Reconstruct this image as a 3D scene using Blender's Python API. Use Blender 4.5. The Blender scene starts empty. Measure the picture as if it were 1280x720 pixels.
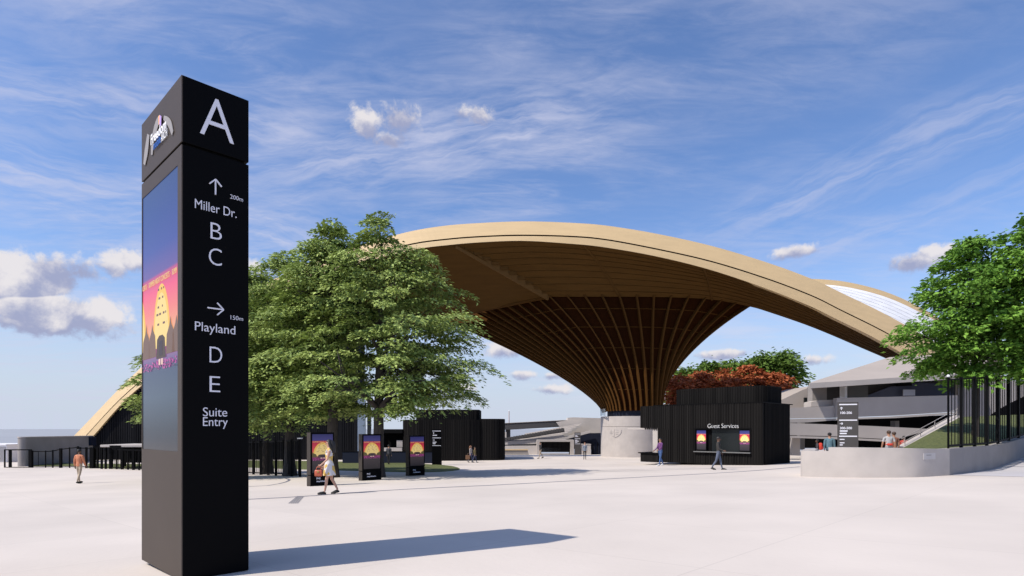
import bpy, bmesh, math, random
import numpy as np
from mathutils import Vector, Matrix

random.seed(7)
RNG = np.random.default_rng(11)
scene = bpy.context.scene
COL = scene.collection
PI = math.pi
# ----------------------------------------------------------------- camera geometry
F, CX, HY = 742.0, 640.0, 536.0          # focal length, centre column and horizon row for a 1280 wide picture

def at(px, py, Y):
    return Vector(((px - CX) / F * Y, Y, (HY - py) / F * Y))

def gz(x, y):                            # height of the plaza: tilts gently, levels off far away
    raw = -1.33 + 0.02 * x - 0.033 * y
    k = 0.12; m = -3.05
    m -= 0.03*max(0.0, y-66)
    a = max(raw, m)
    return a + k * math.log(math.exp((raw - a) / k) + math.exp((m - a) / k))

def ground(px, py, dz=0.0):              # where a sight line meets the plaza
    lo, hi = 2.0, 400.0
    f = lambda Y: (HY - py) / F * Y - gz((px - CX) / F * Y, Y)
    for _ in range(60):
        mid = (lo + hi) / 2
        if f(mid) > 0: lo = mid
        else: hi = mid
    Y = (lo + hi) / 2
    x = (px - CX) / F * Y
    return Vector((x, Y, gz(x, Y) + dz))

def onplane(px, py, p0, n):              # sight line meets a plane
    d = Vector(((px - CX) / F, 1.0, (HY - py) / F))
    return d * (p0.dot(n) / d.dot(n))

# ----------------------------------------------------------------- materials
MATS = {}
def mat(name, col, rough=0.6, var=0.0, scale=4.0, bump=0.0, metal=0.0, spec=0.5, stretch=None, emit=None, col2=None, bscale=None, detail=4.0):
    if name in MATS: return MATS[name]
    m = bpy.data.materials.new(name); m.use_nodes = True
    nt = m.node_tree; N = nt.nodes; L = nt.links
    b = N['Principled BSDF']
    b.inputs['Base Color'].default_value = (*col, 1)
    b.inputs['Roughness'].default_value = rough
    b.inputs['Metallic'].default_value = metal
    b.inputs['Specular IOR Level'].default_value = spec
    if var > 0 or bump > 0:
        tc = N.new('ShaderNodeTexCoord'); mp = N.new('ShaderNodeMapping')
        L.new(tc.outputs['Object'], mp.inputs['Vector'])
        if stretch: mp.inputs['Scale'].default_value = stretch
        nz = N.new('ShaderNodeTexNoise'); nz.inputs['Scale'].default_value = scale; nz.inputs['Detail'].default_value = detail
        L.new(mp.outputs['Vector'], nz.inputs['Vector'])
        if var > 0:
            cr = N.new('ShaderNodeValToRGB')
            c2 = col2 if col2 else tuple(min(1, c * (1 + var)) for c in col)
            c1 = tuple(c * (1 - var) for c in col) if not col2 else col
            cr.color_ramp.elements[0].position = 0.32; cr.color_ramp.elements[1].position = 0.68
            cr.color_ramp.elements[0].color = (*c1, 1); cr.color_ramp.elements[1].color = (*c2, 1)
            L.new(nz.outputs['Fac'], cr.inputs['Fac']); L.new(cr.outputs['Color'], b.inputs['Base Color'])
        if bump > 0:
            n2 = N.new('ShaderNodeTexNoise'); n2.inputs['Scale'].default_value = bscale or scale * 6; n2.inputs['Detail'].default_value = 3
            L.new(mp.outputs['Vector'], n2.inputs['Vector'])
            bp = N.new('ShaderNodeBump'); bp.inputs['Strength'].default_value = bump; bp.inputs['Distance'].default_value = 0.02
            L.new(n2.outputs['Fac'], bp.inputs['Height']); L.new(bp.outputs['Normal'], b.inputs['Normal'])
    if emit is not None:
        b.inputs['Emission Color'].default_value = (*col, 1); b.inputs['Emission Strength'].default_value = emit
        b.inputs['Base Color'].default_value = (0.02, 0.02, 0.02, 1)
    MATS[name] = m
    return m

def leafmat(name, c1, c2, trans=0.35):
    m = bpy.data.materials.new(name); m.use_nodes = True
    nt = m.node_tree; N = nt.nodes; L = nt.links
    b = N['Principled BSDF']; out = N['Material Output']
    at_ = N.new('ShaderNodeAttribute'); at_.attribute_name = 'tint'
    mx = N.new('ShaderNodeMix'); mx.data_type = 'RGBA'
    mx.inputs['A'].default_value = (*c1, 1); mx.inputs['B'].default_value = (*c2, 1)
    L.new(at_.outputs['Fac'], mx.inputs['Factor'])
    L.new(mx.outputs['Result'], b.inputs['Base Color'])
    b.inputs['Roughness'].default_value = 0.6; b.inputs['Specular IOR Level'].default_value = 0.18
    t = N.new('ShaderNodeBsdfTranslucent'); L.new(mx.outputs['Result'], t.inputs['Color'])
    ms = N.new('ShaderNodeMixShader'); ms.inputs['Fac'].default_value = trans
    L.new(b.outputs[0], ms.inputs[1]); L.new(t.outputs[0], ms.inputs[2]); L.new(ms.outputs[0], out.inputs['Surface'])
    MATS[name] = m
    return m

# ----------------------------------------------------------------- mesh builder
class MB:
    def __init__(s): s.v = []; s.f = []; s.m = []
    def add(s, vs, fs, mi=0):
        o = len(s.v); s.v += [tuple(v) for v in vs]
        s.f += [tuple(i + o for i in f) for f in fs]; s.m += [mi] * len(fs)
        return s
    def box(s, x0, x1, y0, y1, z0, z1, mi=0, bev=0.0):
        if bev <= 0:
            vs = [(x, y, z) for z in (z0, z1) for y in (y0, y1) for x in (x0, x1)]
            return s.add(vs, [(0,2,3,1),(4,5,7,6),(0,1,5,4),(2,6,7,3),(0,4,6,2),(1,3,7,5)], mi)
        bm = bmesh.new(); bmesh.ops.create_cube(bm, size=1.0)
        for v in bm.verts:
            v.co = Vector(((x0+x1)/2 + v.co.x*(x1-x0), (y0+y1)/2 + v.co.y*(y1-y0), (z0+z1)/2 + v.co.z*(z1-z0)))
        bmesh.ops.bevel(bm, geom=bm.edges[:], offset=bev, segments=2, affect='EDGES', profile=0.5)
        return s.frombm(bm, mi)
    def frombm(s, bm, mi=0):
        bm.verts.index_update()
        s.add([v.co for v in bm.verts], [[v.index for v in f.verts] for f in bm.faces], mi); bm.free(); return s
    def obox(s, c, ax, ay, az, mi=0):     # box by centre and three half axes
        c, ax, ay, az = Vector(c), Vector(ax), Vector(ay), Vector(az)
        vs = [c + ax*i + ay*j + az*k for k in (-1,1) for j in (-1,1) for i in (-1,1)]
        return s.add(vs, [(0,2,3,1),(4,5,7,6),(0,1,5,4),(2,6,7,3),(0,4,6,2),(1,3,7,5)], mi)
    def bar(s, a, b, w, h=None, mi=0):
        a, b = Vector(a), Vector(b); h = h or w
        d = (b - a); n = d.normalized()
        up = Vector((0,0,1)) if abs(n.z) < 0.9 else Vector((0,1,0))
        sx = n.cross(up).normalized(); sz = sx.cross(n).normalized()
        return s.obox((a+b)/2, sx*w/2, d/2, sz*h/2, mi)
    def prism(s, poly, z0, z1, mi=0, caps=True):   # poly: list of (x,y) counter-clockwise
        n = len(poly)
        zz0 = z0 if callable(z0) else (lambda x, y: z0); zz1 = z1 if callable(z1) else (lambda x, y: z1)
        vs = [(p[0], p[1], zz0(*p)) for p in poly] + [(p[0], p[1], zz1(*p)) for p in poly]
        fs = [(i, (i+1) % n, n + (i+1) % n, n + i) for i in range(n)]
        if caps: fs += [tuple(range(n-1, -1, -1)), tuple(range(n, 2*n))]
        return s.add(vs, fs, mi)
    def tube(s, pts, rad, n=8, mi=0, cap=True):
        pts = [Vector(p) for p in pts]; k = len(pts)
        if not hasattr(rad, '__len__'): rad = [rad]*k
        vs = []; fs = []; ref = None
        for i, p in enumerate(pts):
            d = (pts[min(i+1,k-1)] - pts[max(i-1,0)]).normalized()
            if ref is None: ref = Vector((0,0,1)) if abs(d.z) < 0.9 else Vector((1,0,0))
            a = d.cross(ref)
            a = a.normalized() if a.length > 1e-6 else Vector((1,0,0))
            b = d.cross(a).normalized(); ref = -b if False else ref
            for j in range(n):
                t = 2*PI*j/n
                vs.append(p + (a*math.cos(t) + b*math.sin(t))*rad[i])
        for i in range(k-1):
            for j in range(n):
                j2 = (j+1) % n
                fs.append((i*n+j, i*n+j2, (i+1)*n+j2, (i+1)*n+j))
        if cap: fs += [tuple(range(n-1,-1,-1)), tuple(range((k-1)*n, k*n))]
        return s.add(vs, fs, mi)
    def grid(s, rows, mi=0):              # rows: list of equal-length point lists
        w = len(rows[0]); vs = [p for r in rows for p in r]
        fs = [(i*w+j, i*w+j+1, (i+1)*w+j+1, (i+1)*w+j) for i in range(len(rows)-1) for j in range(w-1)]
        return s.add(vs, fs, mi)
    def shell(s, rows, off, mi=0):        # a grid with thickness: off is a vector or a function
        off = Vector(off); r2 = [[Vector(p)+off for p in r] for r in rows]
        s.grid(rows, mi); s.grid(r2, mi)
        s.grid([rows[0], r2[0]], mi); s.grid([rows[-1], r2[-1]], mi)
        s.grid([[r[0] for r in rows], [r[0] for r in r2]], mi); s.grid([[r[-1] for r in rows], [r[-1] for r in r2]], mi)
        return s
    def ball(s, c, r, mi=0, u=10, v=7, sc=(1,1,1)):
        bm = bmesh.new(); bmesh.ops.create_uvsphere(bm, u_segments=u, v_segments=v, radius=r)
        for q in bm.verts: q.co = Vector((q.co.x*sc[0], q.co.y*sc[1], q.co.z*sc[2])) + Vector(c)
        return s.frombm(bm, mi)
    def build(s, name, mats, parent=None, smooth=False, world=False, fixn=True):
        me = bpy.data.meshes.new(name)
        vs = s.v
        if world and parent is not None:
            M = Matrix.Translation(parent.location) @ Matrix.Rotation(parent.rotation_euler.z, 4, 'Z')
            Mi = M.inverted(); vs = [Mi @ Vector(v) for v in vs]
        me.from_pydata(vs, [], s.f)
        mats = mats if isinstance(mats, (list, tuple)) else [mats]
        for m in mats: me.materials.append(m)
        me.polygons.foreach_set('material_index', s.m)
        if fixn:
            bm = bmesh.new(); bm.from_mesh(me); bmesh.ops.recalc_face_normals(bm, faces=bm.faces[:]); bm.to_mesh(me); bm.free()
        if smooth:
            me.polygons.foreach_set('use_smooth', [True]*len(me.polygons))
        me.update()
        o = bpy.data.objects.new(name, me); COL.objects.link(o)
        if parent is not None: o.parent = parent
        return o

def smooth_by_angle(o, deg=35):
    me = o.data
    me.polygons.foreach_set('use_smooth', [True]*len(me.polygons))
    bm = bmesh.new(); bm.from_mesh(me)
    for e in bm.edges:
        if len(e.link_faces) == 2 and e.calc_face_angle(0) > math.radians(deg): e.smooth = False
    bm.to_mesh(me); bm.free()

def thing(name, label, cat, loc=(0,0,0), rotz=0, group=None):
    o = bpy.data.objects.new(name, None); COL.objects.link(o)
    o.empty_display_size = 0.3
    o.location = loc; o.rotation_euler = (0,0,rotz)
    return tag(o, label, cat, group)
def tag(o, label=None, cat=None, group=None, kind=None):
    if label: o['label'] = label
    if cat: o['category'] = cat
    if group: o['group'] = group
    if kind: o['kind'] = kind
    return o
def struct(mb, name, mats, kind='structure', **k):
    o = mb.build(name, mats, **k); o['kind'] = kind; return o

def spline(pts, n):                       # Catmull-Rom through points, resampled to n
    P = [np.array(p, float) for p in pts]
    P = [2*P[0]-P[1]] + P + [2*P[-1]-P[-2]]
    dense = []
    for i in range(1, len(P)-2):
        for t in np.linspace(0, 1, 24, endpoint=False):
            a, b, c, d = P[i-1:i+3]
            dense.append(0.5*((2*b) + (c-a)*t + (2*a-5*b+4*c-d)*t*t + (3*b-a-3*c+d)*t**3))
    dense.append(P[-2]); D = np.array(dense)
    s = np.r_[0, np.cumsum(np.linalg.norm(np.diff(D, axis=0), axis=1))]
    q = np.linspace(0, s[-1], n)
    return [Vector([np.interp(t, s, D[:, k]) for k in range(D.shape[1])]) for t in q]
def spline_seg(pts, per):                 # Catmull-Rom, fixed samples per segment (keeps pairs matched)
    P = [np.array(p, float) for p in pts]; P = [2*P[0]-P[1]] + P + [2*P[-1]-P[-2]]
    out = []
    for i in range(1, len(P)-2):
        for t in np.linspace(0, 1, per, endpoint=False):
            a, b, c, d = P[i-1:i+3]
            out.append(Vector(0.5*((2*b) + (c-a)*t + (2*a-5*b+4*c-d)*t*t + (3*b-a-3*c+d)*t**3)))
    out.append(Vector(P[-2])); return out

def rpoly(x0, x1, y0, y1, r, n=6):        # rectangle with rounded corners, counter-clockwise; r may be 4 radii (x0y0,x1y0,x1y1,x0y1)
    r = r if isinstance(r, (list, tuple)) else [r]*4
    out = []
    for (cx, cy, a0, rr) in ((x0+r[0], y0+r[0], PI, r[0]), (x1-r[1], y0+r[1], 1.5*PI, r[1]), (x1-r[2], y1-r[2], 0, r[2]), (x0+r[3], y1-r[3], 0.5*PI, r[3])):
        if rr <= 0: out.append((cx, cy)); continue
        for i in range(n+1):
            a = a0 + 0.5*PI*i/n; out.append((cx + rr*math.cos(a), cy + rr*math.sin(a)))
    return out
def battened(poly, step=0.16, depth=0.03): # closed outline with slats standing proud
    pts = [Vector((*p, 0)) for p in poly]; n = len(pts); out = []
    for i in range(n):
        a, b = pts[i], pts[(i+1) % n]; d = b - a; l = d.length
        if l < 1e-5: continue
        t = d / l; nn = Vector((t.y, -t.x, 0)); k = max(1, int(round(l/step))); w = l/k
        for j in range(k):
            s0 = a + t*(j*w)
            out += [s0, s0 + t*w*0.45, s0 + t*w*0.45 + nn*depth, s0 + t*w*0.97 + nn*depth]
    return [(p.x, p.y) for p in out]

def text_mesh(txt, size, depth=0.01, align='LEFT', bold=0.0, sx=1.0, spacing=1.0, line=1.0):
    cu = bpy.data.curves.new('lettering', 'FONT'); cu.body = txt; cu.size = size; cu.extrude = depth/2
    cu.align_x = align; cu.offset = bold; cu.space_character = spacing; cu.resolution_u = 4; cu.space_line = line
    o = bpy.data.objects.new('tmp', cu); COL.objects.link(o)
    dg = bpy.context.evaluated_depsgraph_get()
    me = bpy.data.meshes.new_from_object(o.evaluated_get(dg))
    bpy.data.objects.remove(o); bpy.data.curves.remove(cu)
    return me
def text(name, txt, size, m, parent, origin, xdir, zdir, **k):   # lettering standing in the plane (xdir, zdir), origin = baseline start, local space
    sx = k.pop('sx', 1.0); fit = k.pop('fit', None)
    me = text_mesh(txt, size, **k); me.name = name
    if fit:                                # squeeze or stretch the line to the width it has on the sign
        xs_ = [v.co.x for v in me.vertices]; sx = fit/(max(xs_)-min(xs_))
        if k.get('align') == 'CENTER':
            mid = (max(xs_)+min(xs_))/2
            for v in me.vertices: v.co.x -= mid
    xd, zd = Vector(xdir).normalized(), Vector(zdir).normalized(); nd = xd.cross(zd)
    M = Matrix(((xd.x*sx, zd.x, nd.x, origin[0]), (xd.y*sx, zd.y, nd.y, origin[1]), (xd.z*sx, zd.z, nd.z, origin[2]), (0,0,0,1)))
    me.transform(M); me.materials.clear(); me.materials.append(m)
    me.polygons.foreach_set('material_index', [0]*len(me.polygons)); me.polygons.foreach_set('use_smooth', [False]*len(me.polygons))
    o = bpy.data.objects.new(name, me); COL.objects.link(o); o.parent = parent
    return o

def copy_tree(o, parent=None):
    c = o.copy(); COL.objects.link(c)
    if parent is not None: c.parent = parent
    for ch in list(o.children): copy_tree(ch, c)
    return c
# ================================================================= camera, light, sky
cam = bpy.data.cameras.new('camera'); camo = bpy.data.objects.new('camera', cam); COL.objects.link(camo)
camo.location = (0,0,0); camo.rotation_euler = (PI/2, 0, 0)
cam.sensor_width = 36; cam.lens = 36*F/1280; cam.shift_y = (HY-360)/1280
cam.clip_start = 0.1; cam.clip_end = 20000
scene.camera = camo
SUN_EL, SUN_AZ = math.radians(50), math.radians(27)      # the sun stands to the left, a little behind the camera
sd = Vector((-math.cos(SUN_AZ)*math.cos(SUN_EL), -math.sin(SUN_AZ)*math.cos(SUN_EL), math.sin(SUN_EL)))
sl = bpy.data.lights.new('sun', 'SUN'); sl.energy = 5.0; sl.angle = math.radians(0.5); sl.color = (1.0, 0.92, 0.81)
so = bpy.data.objects.new('sun', sl); COL.objects.link(so)
so.rotation_euler = sd.to_track_quat('Z', 'Y').to_euler(); so.location = (0,0,60)

world = bpy.data.worlds.new('World'); scene.world = world; world.use_nodes = True
nt = world.node_tree; N = nt.nodes; L = nt.links
bg = N['Background']; bg.inputs['Strength'].default_value = 0.10
sky = N.new('ShaderNodeTexSky'); sky.sky_type = 'NISHITA'; sky.sun_disc = False
sky.sun_elevation = SUN_EL; sky.sun_rotation = math.atan2(sd.x, sd.y)
sky.air_density = 1.0; sky.dust_density = 0.6; sky.ozone_density = 1.6; sky.altitude = 0
def node(t, **k):
    n = N.new(t)
    for a, b in k.items(): setattr(n, a, b)
    return n
def MATH(op, a, b=None, c=None, clamp=False):
    n = node('ShaderNodeMath', operation=op, use_clamp=clamp)
    for i, x in enumerate((a, b, c)):
        if x is None: continue
        if isinstance(x, (int, float)): n.inputs[i].default_value = x
        else: L.new(x, n.inputs[i])
    return n.outputs[0]
def VM(op, a, b=None, out=0):
    n = node('ShaderNodeVectorMath', operation=op)
    for i, x in enumerate((a, b)):
        if x is None: continue
        if isinstance(x, tuple): n.inputs[i].default_value = x
        else: L.new(x, n.inputs[i])
    return n.outputs[out]
def NOISE(vec, scale, detail=6, rough=0.55, dist=0.0):
    n = node('ShaderNodeTexNoise'); n.inputs['Scale'].default_value = scale; n.inputs['Detail'].default_value = detail
    n.inputs['Roughness'].default_value = rough; n.inputs['Distortion'].default_value = dist; L.new(vec, n.inputs['Vector']); return n.outputs['Fac']
def SMOOTH(x, lo, hi):
    n = node('ShaderNodeMapRange', interpolation_type='SMOOTHSTEP'); L.new(x, n.inputs['Value'])
    n.inputs['From Min'].default_value = lo; n.inputs['From Max'].default_value = hi; return n.outputs[0]
def MIXC(f, a, b):
    n = node('ShaderNodeMix', data_type='RGBA')
    for s, x in (('Factor', f), ('A', a), ('B', b)):
        if isinstance(x, (int, float)): n.inputs[s].default_value = x
        elif isinstance(x, tuple): n.inputs[s].default_value = x
        else: L.new(x, n.inputs[s])
    return n.outputs['Result']
tc = node('ShaderNodeTexCoord'); D = VM('NORMALIZE', tc.outputs['Generated'])
sp = node('ShaderNodeSeparateXYZ'); L.new(D, sp.inputs[0])
zc = MATH('MAXIMUM', sp.outputs['Z'], 0.02)
# high thin cloud on a flat layer
cx_ = MATH('DIVIDE', sp.outputs['X'], MATH('ADD', zc, 0.10)); cy_ = MATH('DIVIDE', sp.outputs['Y'], MATH('ADD', zc, 0.10))
cv = node('ShaderNodeCombineXYZ'); L.new(cx_, cv.inputs[0]); L.new(cy_, cv.inputs[1])
mp = node('ShaderNodeMapping'); mp.inputs['Rotation'].default_value = (0,0,math.radians(-24)); mp.inputs['Scale'].default_value = (0.55, 1.5, 1); L.new(cv.outputs[0], mp.inputs['Vector'])
cir = NOISE(mp.outputs[0], 3.2, 9, 0.62, 0.5)
big = NOISE(cv.outputs[0], 0.9, 3, 0.5)
rip = NOISE(mp.outputs[0], 9.0, 6, 0.65, 0.9)
cirm = MATH('MULTIPLY', SMOOTH(MATH('ADD', MATH('MULTIPLY', cir, 0.65), MATH('MULTIPLY', rip, 0.35)), 0.38, 0.70), SMOOTH(big, 0.30, 0.58))
def dirpx(px, py):
    return tuple(Vector((px-CX, F, HY-py)).normalized())
# the broad sheet of thin cloud to the upper left and the long streak to the upper right
ang = MATH('ADD', 0.66, MATH('MULTIPLY', MATH('ADD', sp.outputs['X'], 0.0), -0.50), clamp=True)
stk = node('ShaderNodeMapping'); stk.inputs['Rotation'].default_value = (0,0,math.radians(38)); L.new(cv.outputs[0], stk.inputs['Vector'])
ss = node('ShaderNodeSeparateXYZ'); L.new(stk.outputs[0], ss.inputs[0])
cirf = MATH('MULTIPLY', cirm, ang)
def streak(pa, pb, w, s0, s1):            # a long feathered streak between two bearings
    a, b = Vector(dirpx(*pa)), Vector(dirpx(*pb)); n_ = a.cross(b).normalized(); mid_ = (a+b).normalized(); t_ = n_.cross(mid_).normalized()
    d_ = MATH('ADD', VM('DOT_PRODUCT', D, tuple(n_), out=1), MATH('MULTIPLY', MATH('SUBTRACT', NOISE(D, 7.0, 4, 0.6), 0.5), 0.05))
    u_ = VM('DOT_PRODUCT', D, tuple(t_), out=1)
    g_ = MATH('SUBTRACT', 1.0, SMOOTH(MATH('ABSOLUTE', d_), 0.0, w))
    mpk = node('ShaderNodeCombineXYZ'); L.new(MATH('MULTIPLY', u_, 5.0), mpk.inputs[0]); L.new(MATH('MULTIPLY', d_, 40.0), mpk.inputs[1])
    tex = SMOOTH(NOISE(mpk.outputs[0], 1.4, 7, 0.62, 0.4), 0.34, 0.68)
    ends = MATH('SUBTRACT', 1.0, SMOOTH(MATH('ABSOLUTE', MATH('SUBTRACT', u_, (s0+s1)/2)), abs(s1-s0)*0.25, abs(s1-s0)*0.62))
    return MATH('MULTIPLY', MATH('MULTIPLY', g_, tex), ends)
def addm(a, b, k): return MATH('ADD', a, MATH('MULTIPLY', b, k), clamp=True)
cirf = addm(cirf, streak((1010,240),(1290,120), 0.060, -0.28, 0.34), 0.55)
cirf = addm(cirf, streak((1060,300),(1300,215), 0.040, -0.25, 0.30), 0.40)
cirf = addm(cirf, streak((40,215),(330,285), 0.075, -0.32, 0.26), 0.75)
cirf = addm(cirf, streak((10,110),(260,150), 0.070, -0.30, 0.28), 0.65)
cirf = addm(cirf, streak((330,215),(700,150), 0.080, -0.30, 0.32), 0.70)
# heaped clouds: lobes at given bearings, torn by noise
n1 = NOISE(D, 16.0, 9, 0.62, 0.3); n2 = NOISE(D, 46.0, 6, 0.65, 0.3)
wob = MATH('ADD', MATH('MULTIPLY', MATH('SUBTRACT', n1, 0.5), 0.085), MATH('MULTIPLY', MATH('SUBTRACT', n2, 0.5), 0.05))
def lobes(lst, soft=0.010):
    acc = None; hgt = None; shd = None
    for (px, py, rx, ry) in lst:
        c = dirpx(px, py); k = Vector((px-CX, F, HY-py)).length
        d = VM('SUBTRACT', D, c)
        d = VM('MULTIPLY', d, (1.0, 1.0, rx/ry))
        ln = VM('LENGTH', d, out=1)
        v = MATH('SUBTRACT', MATH('ADD', rx/k, wob), ln)
        up_ = MATH('MULTIPLY', MATH('SUBTRACT', sp.outputs['Z'], c[2]), k/ry)
        if acc is None: acc, shd = v, up_
        else:
            fct = SMOOTH(MATH('SUBTRACT', v, acc), -0.006, 0.006)
            mm_ = node('ShaderNodeMix', data_type='FLOAT'); L.new(fct, mm_.inputs['Factor']); L.new(shd, mm_.inputs['A']); L.new(up_, mm_.inputs['B']); shd = mm_.outputs['Result']
            acc = MATH('MAXIMUM', acc, v)
    return acc, shd
cu, cush = lobes([(30,352,56,32),(-5,348,50,34),(62,342,40,28),(100,338,28,20),(62,392,66,30),(112,396,46,28),(20,402,30,14),(138,332,24,14),(165,328,24,13),
            (456,153,23,17),(500,148,29,22),(484,173,16,10),(575,140,10,7),(602,142,18,9),
            (990,316,30,9),(1140,328,34,14),(1165,318,26,12),
            (900,443,34,7),(1020,450,18,7),(630,436,26,12),(655,468,18,6),(690,470,12,4),(690,487,22,6),(580,485,14,5),(318,335,10,10)])
cum = SMOOTH(cu, -0.006, 0.017)
inner = NOISE(VM('ADD', D, (0.0, 0.0, 0.010)), 20.0, 6, 0.6)
under = SMOOTH(MATH('ADD', MATH('MULTIPLY', MATH('SUBTRACT', n1, inner), 2.2), MATH('MULTIPLY', cush, 0.55)), -0.45, 0.40)       # billows: lit tops, grey bases
low = NOISE(VM('MULTIPLY', D, (1.0, 1.0, 5.0)), 6.0, 5, 0.55)
lowm = MATH('MULTIPLY', SMOOTH(low, 0.52, 0.72), MATH('MULTIPLY', SMOOTH(sp.outputs['Z'], 0.015, 0.06), MATH('SUBTRACT', 1.0, SMOOTH(sp.outputs['Z'], 0.10, 0.22))))
skyc = node('ShaderNodeHueSaturation'); skyc.inputs['Saturation'].default_value = 1.0; skyc.inputs['Value'].default_value = 1.0
L.new(sky.outputs[0], skyc.inputs['Color'])
hz = MATH('SUBTRACT', 1.0, SMOOTH(sp.outputs['Z'], -0.02, 0.34))
tinted = node('ShaderNodeMix', data_type='RGBA', blend_type='MULTIPLY'); tinted.inputs['Factor'].default_value = 1.0
L.new(skyc.outputs[0], tinted.inputs['A']); tinted.inputs['B'].default_value = (1.20, 1.38, 1.74, 1)
base = MIXC(MATH('POWER', hz, 1.5), tinted.outputs['Result'], (6.0, 6.7, 7.9, 1))
c1 = MIXC(MATH('MULTIPLY', cirf, 0.70, clamp=True), base, (6.3, 6.5, 8.2, 1))
c2 = MIXC(MATH('MULTIPLY', lowm, 0.55), c1, (7.2, 7.3, 8.6, 1))
cucol = MIXC(under, (3.6, 3.9, 5.7, 1), (8.4, 8.0, 8.1, 1))
c3 = MIXC(MATH('MULTIPLY', cum, 0.94), c2, cucol)
L.new(c3, bg.inputs['Color'])

scene.view_settings.view_transform = 'Standard'; scene.view_settings.look = 'None'
scene.view_settings.exposure = 0; scene.view_settings.gamma = 1; scene.view_settings.use_curve_mapping = False

# ================================================================= materials used all over
PLAZA = mat('plaza_concrete', (0.585,0.526,0.472), 0.8, var=0.07, scale=0.30, bump=0.2, bscale=9, detail=9)
CONC = mat('pale_concrete', (0.425,0.388,0.362), 0.85, var=0.07, scale=1.3, bump=0.12)
CONCD = mat('grey_concrete', (0.27,0.25,0.24), 0.85, var=0.10, scale=0.8, bump=0.12)
WHITE = mat('white_panel', (0.78,0.78,0.80), 0.5, var=0.03, scale=1)
BLACK = mat('black_metal', (0.004,0.004,0.0045), 0.55, spec=0.06)
BLACKM = mat('black_matt', (0.004,0.004,0.0045), 0.85, spec=0.1)
SLAT = mat('black_slats', (0.0075,0.007,0.007), 0.75, spec=0.05, col2=(0.016,0.0148,0.0142), var=0.4, scale=1.0, stretch=(3.2,3.2,0.05))
SLATW = mat('stage_slats', (0.008,0.008,0.0095), 0.7, spec=0.05, col2=(0.014,0.014,0.016), var=0.4, scale=1.0, stretch=(1.0,1.0,0.05))
NAVY = mat('navy_panel', (0.012,0.016,0.032), 0.6, spec=0.2)
GLASSD = mat('dark_glass', (0.012,0.015,0.016), 0.12, spec=0.3)
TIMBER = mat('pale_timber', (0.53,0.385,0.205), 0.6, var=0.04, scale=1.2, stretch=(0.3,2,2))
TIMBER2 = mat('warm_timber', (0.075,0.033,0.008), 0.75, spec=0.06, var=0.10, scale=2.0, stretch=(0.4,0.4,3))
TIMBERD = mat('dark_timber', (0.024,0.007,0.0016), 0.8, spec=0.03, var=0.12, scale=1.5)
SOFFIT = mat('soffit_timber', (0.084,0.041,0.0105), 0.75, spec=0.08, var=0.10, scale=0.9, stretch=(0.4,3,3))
LETTER = mat('pale_lettering', (0.72,0.72,0.79), 0.5)
GRASS = mat('lawn_grass', (0.050,0.065,0.015), 0.9, col2=(0.13,0.145,0.042), var=0.4, scale=9, bump=0.8, bscale=60)
LINE = mat('drain_slot', (0.13,0.13,0.17), 0.8)

# ================================================================= ground, water
def grid_sheet(xs, ys, zf):
    return [[(x, y, zf(x, y)) for x in xs] for y in ys]
xs = list(np.linspace(-110, 110, 89)); ys = list(np.linspace(-30, 98, 65))
_n = PLAZA.node_tree.nodes; _l = PLAZA.node_tree.links; _b = _n['Principled BSDF']     # faint slab joints cut on the diagonal
_src = _b.inputs['Base Color'].links[0].from_socket
_tc = _n.new('ShaderNodeTexCoord'); _mp = _n.new('ShaderNodeMapping'); _mp.inputs['Rotation'].default_value = (0,0,math.radians(-45.8)); _l.new(_tc.outputs['Object'], _mp.inputs['Vector'])
_bk = _n.new('ShaderNodeTexBrick'); _bk.offset = 0.0; _bk.inputs['Scale'].default_value = 1.0; _bk.inputs['Brick Width'].default_value = 3.0; _bk.inputs['Row Height'].default_value = 3.0
_bk.inputs['Mortar Size'].default_value = 0.012; _bk.inputs['Mortar Smooth'].default_value = 0.3; _bk.inputs['Color1'].default_value = (1,1,1,1); _bk.inputs['Color2'].default_value = (0.965,0.965,0.965,1); _bk.inputs['Mortar'].default_value = (0.88,0.88,0.88,1)
_l.new(_mp.outputs['Vector'], _bk.inputs['Vector'])
_mx = _n.new('ShaderNodeMix'); _mx.data_type = 'RGBA'; _mx.blend_type = 'MULTIPLY'; _mx.inputs['Factor'].default_value = 1.0
_l.new(_src, _mx.inputs['A']); _l.new(_bk.outputs['Color'], _mx.inputs['B']); _l.new(_mx.outputs['Result'], _b.inputs['Base Color'])
g = MB(); g.grid(grid_sheet(xs, ys, gz))
g.grid([[(x, 98, gz(x,98)) for x in xs], [(x, 101, -9) for x in xs]])
g.grid([[(-110, y, gz(-110,y)) for y in ys], [(-113, y, -9) for y in ys]]); g.grid([[(110, y, gz(110,y)) for y in ys], [(113, y, -9) for y in ys]])
struct(g, 'plaza_ground', PLAZA, smooth=True)
SEA = mat('sea_water', (0.30,0.315,0.335), 0.6, var=0.08, scale=0.01, bump=0.3, bscale=0.05)
s = MB(); s.grid([[(x, y, -6.0) for x in (-9000,-2000,-300,300,2000,9000)] for y in (-60, 90, 400, 2000, 12000)])
struct(s, 'sea', SEA)

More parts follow.
